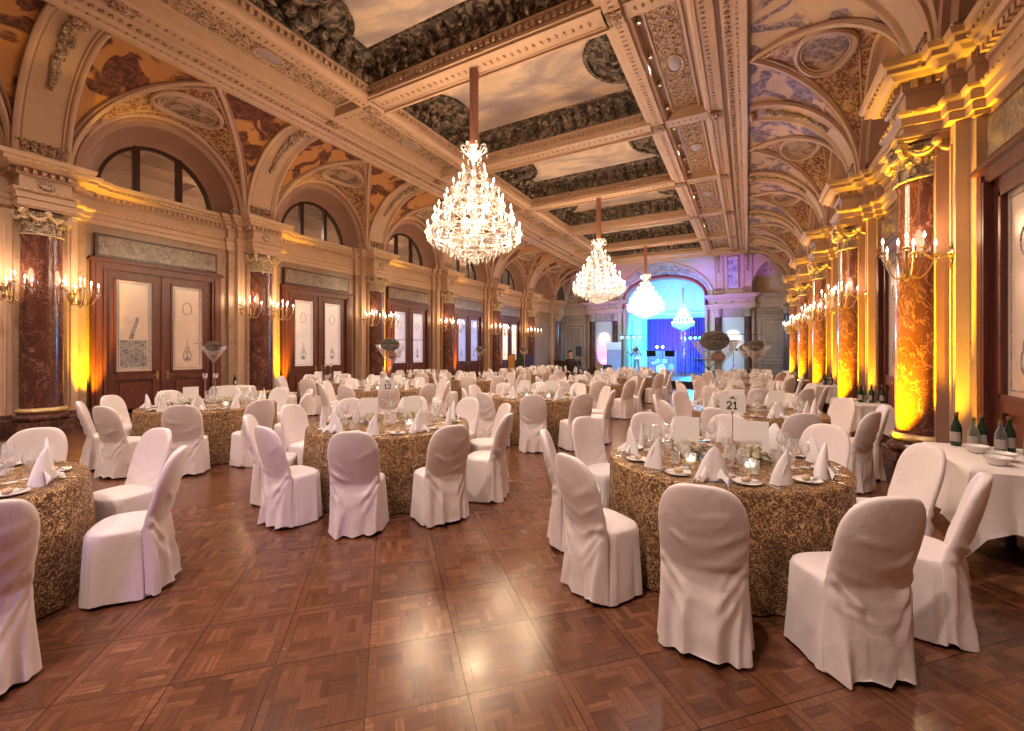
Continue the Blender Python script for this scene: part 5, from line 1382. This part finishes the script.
light_stand(-4.95, 28.6, STG_Z, 1.75, 2, .35, 'small light stand with two white lamps before the curtain', WH_E, (.7, .5, 1), 120, (-5, 25, 0.3))
# truss tower
r = empty('truss_tower', (-3.05, 24.5, STG_Z)); tag(r, 'slim silver truss tower standing at the right of the stage', 'truss')
for sx_ in (-.1, .1):
    for sy_ in (-.1, .1):
        b = MB(); b.tube([(sx_, sy_, 0), (sx_, sy_, 2.4)], .018, 6); b.build('pole', CHROME, r)
b = MB()
for k in range(12):
    z = .05 + k * .2; b.tube([(-.1, -.1, z), (.1, -.1, z + .2)], .008, 4); b.tube([(.1, .1, z), (-.1, .1, z + .2)], .008, 4); b.tube([(-.1, .1, z), (-.1, -.1, z + .2)], .008, 4); b.tube([(.1, -.1, z), (.1, .1, z + .2)], .008, 4)
b.build('lattice', CHROME, r); b = MB(); b.box(-.16, .16, -.16, .16, 0, .02); b.build('base_plate', CHROME, r, smooth=False)
# drum kit behind clear screens
r = empty('drum_kit', (-4.6, 27.0, STG_Z)); tag(r, 'drum kit glowing cyan in the middle of the stage', 'drum kit')
DR = plain('drum_shell', (.35, .55, .62), .3); SKN = plain('drum_skin', (.8, .8, .8), .5)
def drum(nm, c, rad, h, ax):
    b = MB(); b.tf = (lambda X, Y, Z: (c[0] + X, c[1] + Y, c[2] + Z)) if ax == 'z' else (lambda X, Y, Z: (c[0] + X, c[1] + Z, c[2] + Y))
    b.lathe([(rad, -h / 2), (rad + .01, -h / 2), (rad + .01, -h / 2 + .03), (rad, -h / 2 + .03), (rad, h / 2 - .03), (rad + .01, h / 2 - .03), (rad + .01, h / 2), (rad, h / 2)], 22); o = b.build(nm, DR, r)
    b = MB(); b.tf = (lambda X, Y, Z: (c[0] + X, c[1] + Y, c[2] + Z)) if ax == 'z' else (lambda X, Y, Z: (c[0] + X, c[1] + Z, c[2] + Y))
    b.lathe([(.001, h / 2 - .005), (rad, h / 2 - .005)], 22); b.lathe([(.001, -h / 2 + .005), (rad, -h / 2 + .005)], 22); b.build('drum_head', SKN, o)
drum('bass_drum', (0, 0, .29), .27, .42, 'y'); drum('tom_drum', (-.2, -.05, .74), .15, .22, 'z'); drum('tom_drum', (.2, -.05, .74), .16, .24, 'z'); drum('floor_tom', (.55, .2, .40), .2, .4, 'z'); drum('snare_drum', (-.48, .25, .62), .18, .14, 'z')
for x, y, z in ((-.6, 0, 1.1), (.55, -.05, 1.2), (-.75, .35, .88)):
    b = MB(); b.lathe([(.001, z + .02), (.03, z + .018), (.22, z), (.22, z - .003), (.001, z + .01)], 20, (x, y, 0)); b.build('cymbal', BRASS, r)
    b = MB(); b.tube([(x, y, 0.02), (x, y, z)], .010, 6); b.tube([(x - .2, y, .01), (x, y, .3), (x + .2, y, .01)], .008, 5); b.build('cymbal_stand', CHROME, r)
for k, x in enumerate((-5.55, -4.75, -3.95)):
    m = MB(); m.box(x - .38, x + .38, 25.9, 25.92, STG_Z, STG_Z + 1.35); o = m.build('drum_screen', GLASS, None, smooth=False); tag(o, 'clear drum screen panel, %s of three from the left' % NB[k], 'screen', 'clear drum screens')
# keyboard, music stands, microphones, loudspeakers
r = empty('stage_keyboard', (-1.75, 23.6, STG_Z)); tag(r, 'black keyboard on a crossed stand at the right of the stage', 'keyboard')
b = MB(); b.box(-.66, .66, -.16, .16, .86, .95); k0 = b.build('keyboard_body', BLACK, r, smooth=False)
b = MB(); b.box(-.6, .6, .02, .15, .95, .958); b.build('keys', PORCELAIN, k0, smooth=False)
for sg in (-1, 1):
    b = MB(); b.tube([(-.4 * sg, -.15, .02), (.4 * sg, -.15, .85)], .018, 6); b.tube([(-.4 * sg, .15, .02), (.4 * sg, .15, .85)], .018, 6); b.build('stand_leg', BLACK, r)
def mstand(x, y, lab):
    r = empty('music_stand', (x, y, STG_Z)); tag(r, lab, 'music stand')
    b = MB(); b.tube([(0, 0, .15), (0, 0, 1.08)], .012, 6); b.build('pole', BLACK, r)
    b = MB()
    for k in range(3): b.tube([(0, 0, .22), (.25 * cos(k * 2.1), .25 * sin(k * 2.1), .01)], .009, 5)
    b.build('tripod', BLACK, r)
    b = MB(); b.add([(-.25, .06, 1.05), (.25, .06, 1.05), (.25, -.06, 1.38), (-.25, -.06, 1.38), (-.25, .075, 1.05), (.25, .075, 1.05), (.25, -.045, 1.385), (-.25, -.045, 1.385)], [(0, 1, 2, 3), (7, 6, 5, 4), (0, 4, 5, 1), (1, 5, 6, 2), (2, 6, 7, 3), (3, 7, 4, 0)]); b.build('desk', BLACK, r, smooth=False)
mstand(-3.75, 24.6, 'black music stand in front of the blue lit drum screens, right'); mstand(-4.85, 25.2, 'black music stand in front of the blue lit drum screens, left'); 
def spk(x, y, z, w_, h, d, lab, stand=True):
    r = empty('loudspeaker', (x, y, z)); tag(r, lab, 'loudspeaker'); base = 1.35 if stand else 0.0
    b = MB(); b.add([(-w_ / 2, -d / 2, base), (w_ / 2, -d / 2, base), (w_ * .35, d / 2, base), (-w_ * .35, d / 2, base), (-w_ / 2, -d / 2, base + h), (w_ / 2, -d / 2, base + h), (w_ * .35, d / 2, base + h), (-w_ * .35, d / 2, base + h)], [(0, 3, 2, 1), (4, 5, 6, 7), (0, 1, 5, 4), (1, 2, 6, 5), (2, 3, 7, 6), (3, 0, 4, 7)]); b.build('cabinet', BLACK, r, smooth=False)
    b = MB(); b.box(-w_ * .44, w_ * .44, -d / 2 - .012, -d / 2, base + h * .06, base + h * .94); b.build('grille', plain('speaker_grille', (.03, .03, .035), .6), r, smooth=False)
    if stand:
        b = MB(); b.tube([(0, 0, .35), (0, 0, base)], .02, 8)
        for k in range(3): b.tube([(0, 0, .6), (.45 * cos(k * 2.1), .45 * sin(k * 2.1), .015)], .014, 6)
        b.build('tripod', BLACK, r)
spk(-9.7, 26.8, 0, .42, .62, .36, 'black loudspeaker on a tripod left of the stage by the end column'); spk(-.75, 27.6, STG_Z, .42, .62, .36, 'black loudspeaker on a tripod right of the stage'); spk(-8.0, 27.5, 0, .55, .75, .5, 'low black floor monitor left of the stage', False)
# pale banner panel left of the stage, side board with glasses, folding screens
r = empty('banner_panel', (-7.95, 28.6, 0)); tag(r, 'upright lilac banner panel with white head left of the arch', 'banner')
m = MB(); m.box(-.48, .48, -.02, .02, .05, 1.75); m.build('banner_lower', plain('lilac_banner', (.42, .34, .45), .6), r, smooth=False)
m = MB(); m.box(-.50, .50, -.03, .03, 1.75, 2.25); m.build('banner_head', CARD, r, smooth=False); m = MB(); m.box(-.4, .4, -.2, .2, 0, .05); m.build('foot', BLACK, r, smooth=False)
for k, (x, y, mt, lab) in enumerate(((-11.35, 20.5, plain('ochre_panel', (.62, .30, .05), .6), 'ochre folding screen panel near the far left door'), (-10.86, 20.6, plain('dark_green_panel', (.02, .05, .03), .6), 'dark green folding screen panel beside the ochre one'), (-10.37, 20.7, plain('navy_panel', (.04, .05, .16), .6), 'dark blue folding screen panel, rightmost of three'))):
    r = empty('folding_screen', (x, y, 0), .25); tag(r, lab, 'screen'); m = MB(); m.box(-.20, .20, -.02, .02, .06, 1.45); m.build('screen_panel', mt, r, smooth=False)
    m = MB(); panel_frame(m, -.22, .22, .03, 1.48, .04, .05, -.025)
    m.build('frame', MAHOG_D, r, smooth=False)
    for sg in (-1, 1): m = MB(); m.box(sg * .18 - .02, sg * .18 + .02, -.12, .12, 0, .04); m.build('foot', BLACK, r, smooth=False)
m = MB(); m.box(-.8, .8, -.02, .02, .78, 1.12); m.box(-.76, -.70, -.2, .2, 0, .8); m.box(.70, .76, -.2, .2, 0, .8); m.box(-.8, .8, -.25, .25, .74, .78)
o = m.build('dark_sideboard', MAHOG_D, None, smooth=False, loc=(-8.9, 22.6, 0)); tag(o, 'dark wooden sideboard behind the person walking between the tables', 'sideboard')

# round spotlights standing on the cornice at the rib feet
def cornice_lamp():
    r = empty('cornice_spotlight'); tag(r, 'x', 'spotlight')
    b = MB(); b.tf = lambda x, y, z: (x, z, y + .12); b.lathe([(.001, -.06), (.07, -.06), (.085, .05), (.095, .06), (.08, .06), (.07, .04)], 16); b.build('lamp_housing', CAPM, r)
    b = MB(); b.tf = lambda x, y, z: (x, z, y + .12); b.lathe([(.001, .045), (.071, .045)], 16); b.build('lamp_lens', GLASS, r)
    b = MB(); b.box(-.05, .05, -.04, .04, 0, .05); b.build('lamp_foot', CAPM, r, smooth=False); return Once(r)
CL = cornice_lamp()
for i in range(2, 7):
    for side, cc in (('left', COLS_L[i]), ('right', COLS_R[i])):
        x, y, z = FR[side](cc - .66, .24, 5.225)
        CL((x, y, z), -pi / 2 if side == 'left' else pi / 2, 'round spotlight on the cornice before the %s %s column' % (ORD[i - 1] if side == 'left' else ORD[i - 2], side), 'round cornice spotlights')
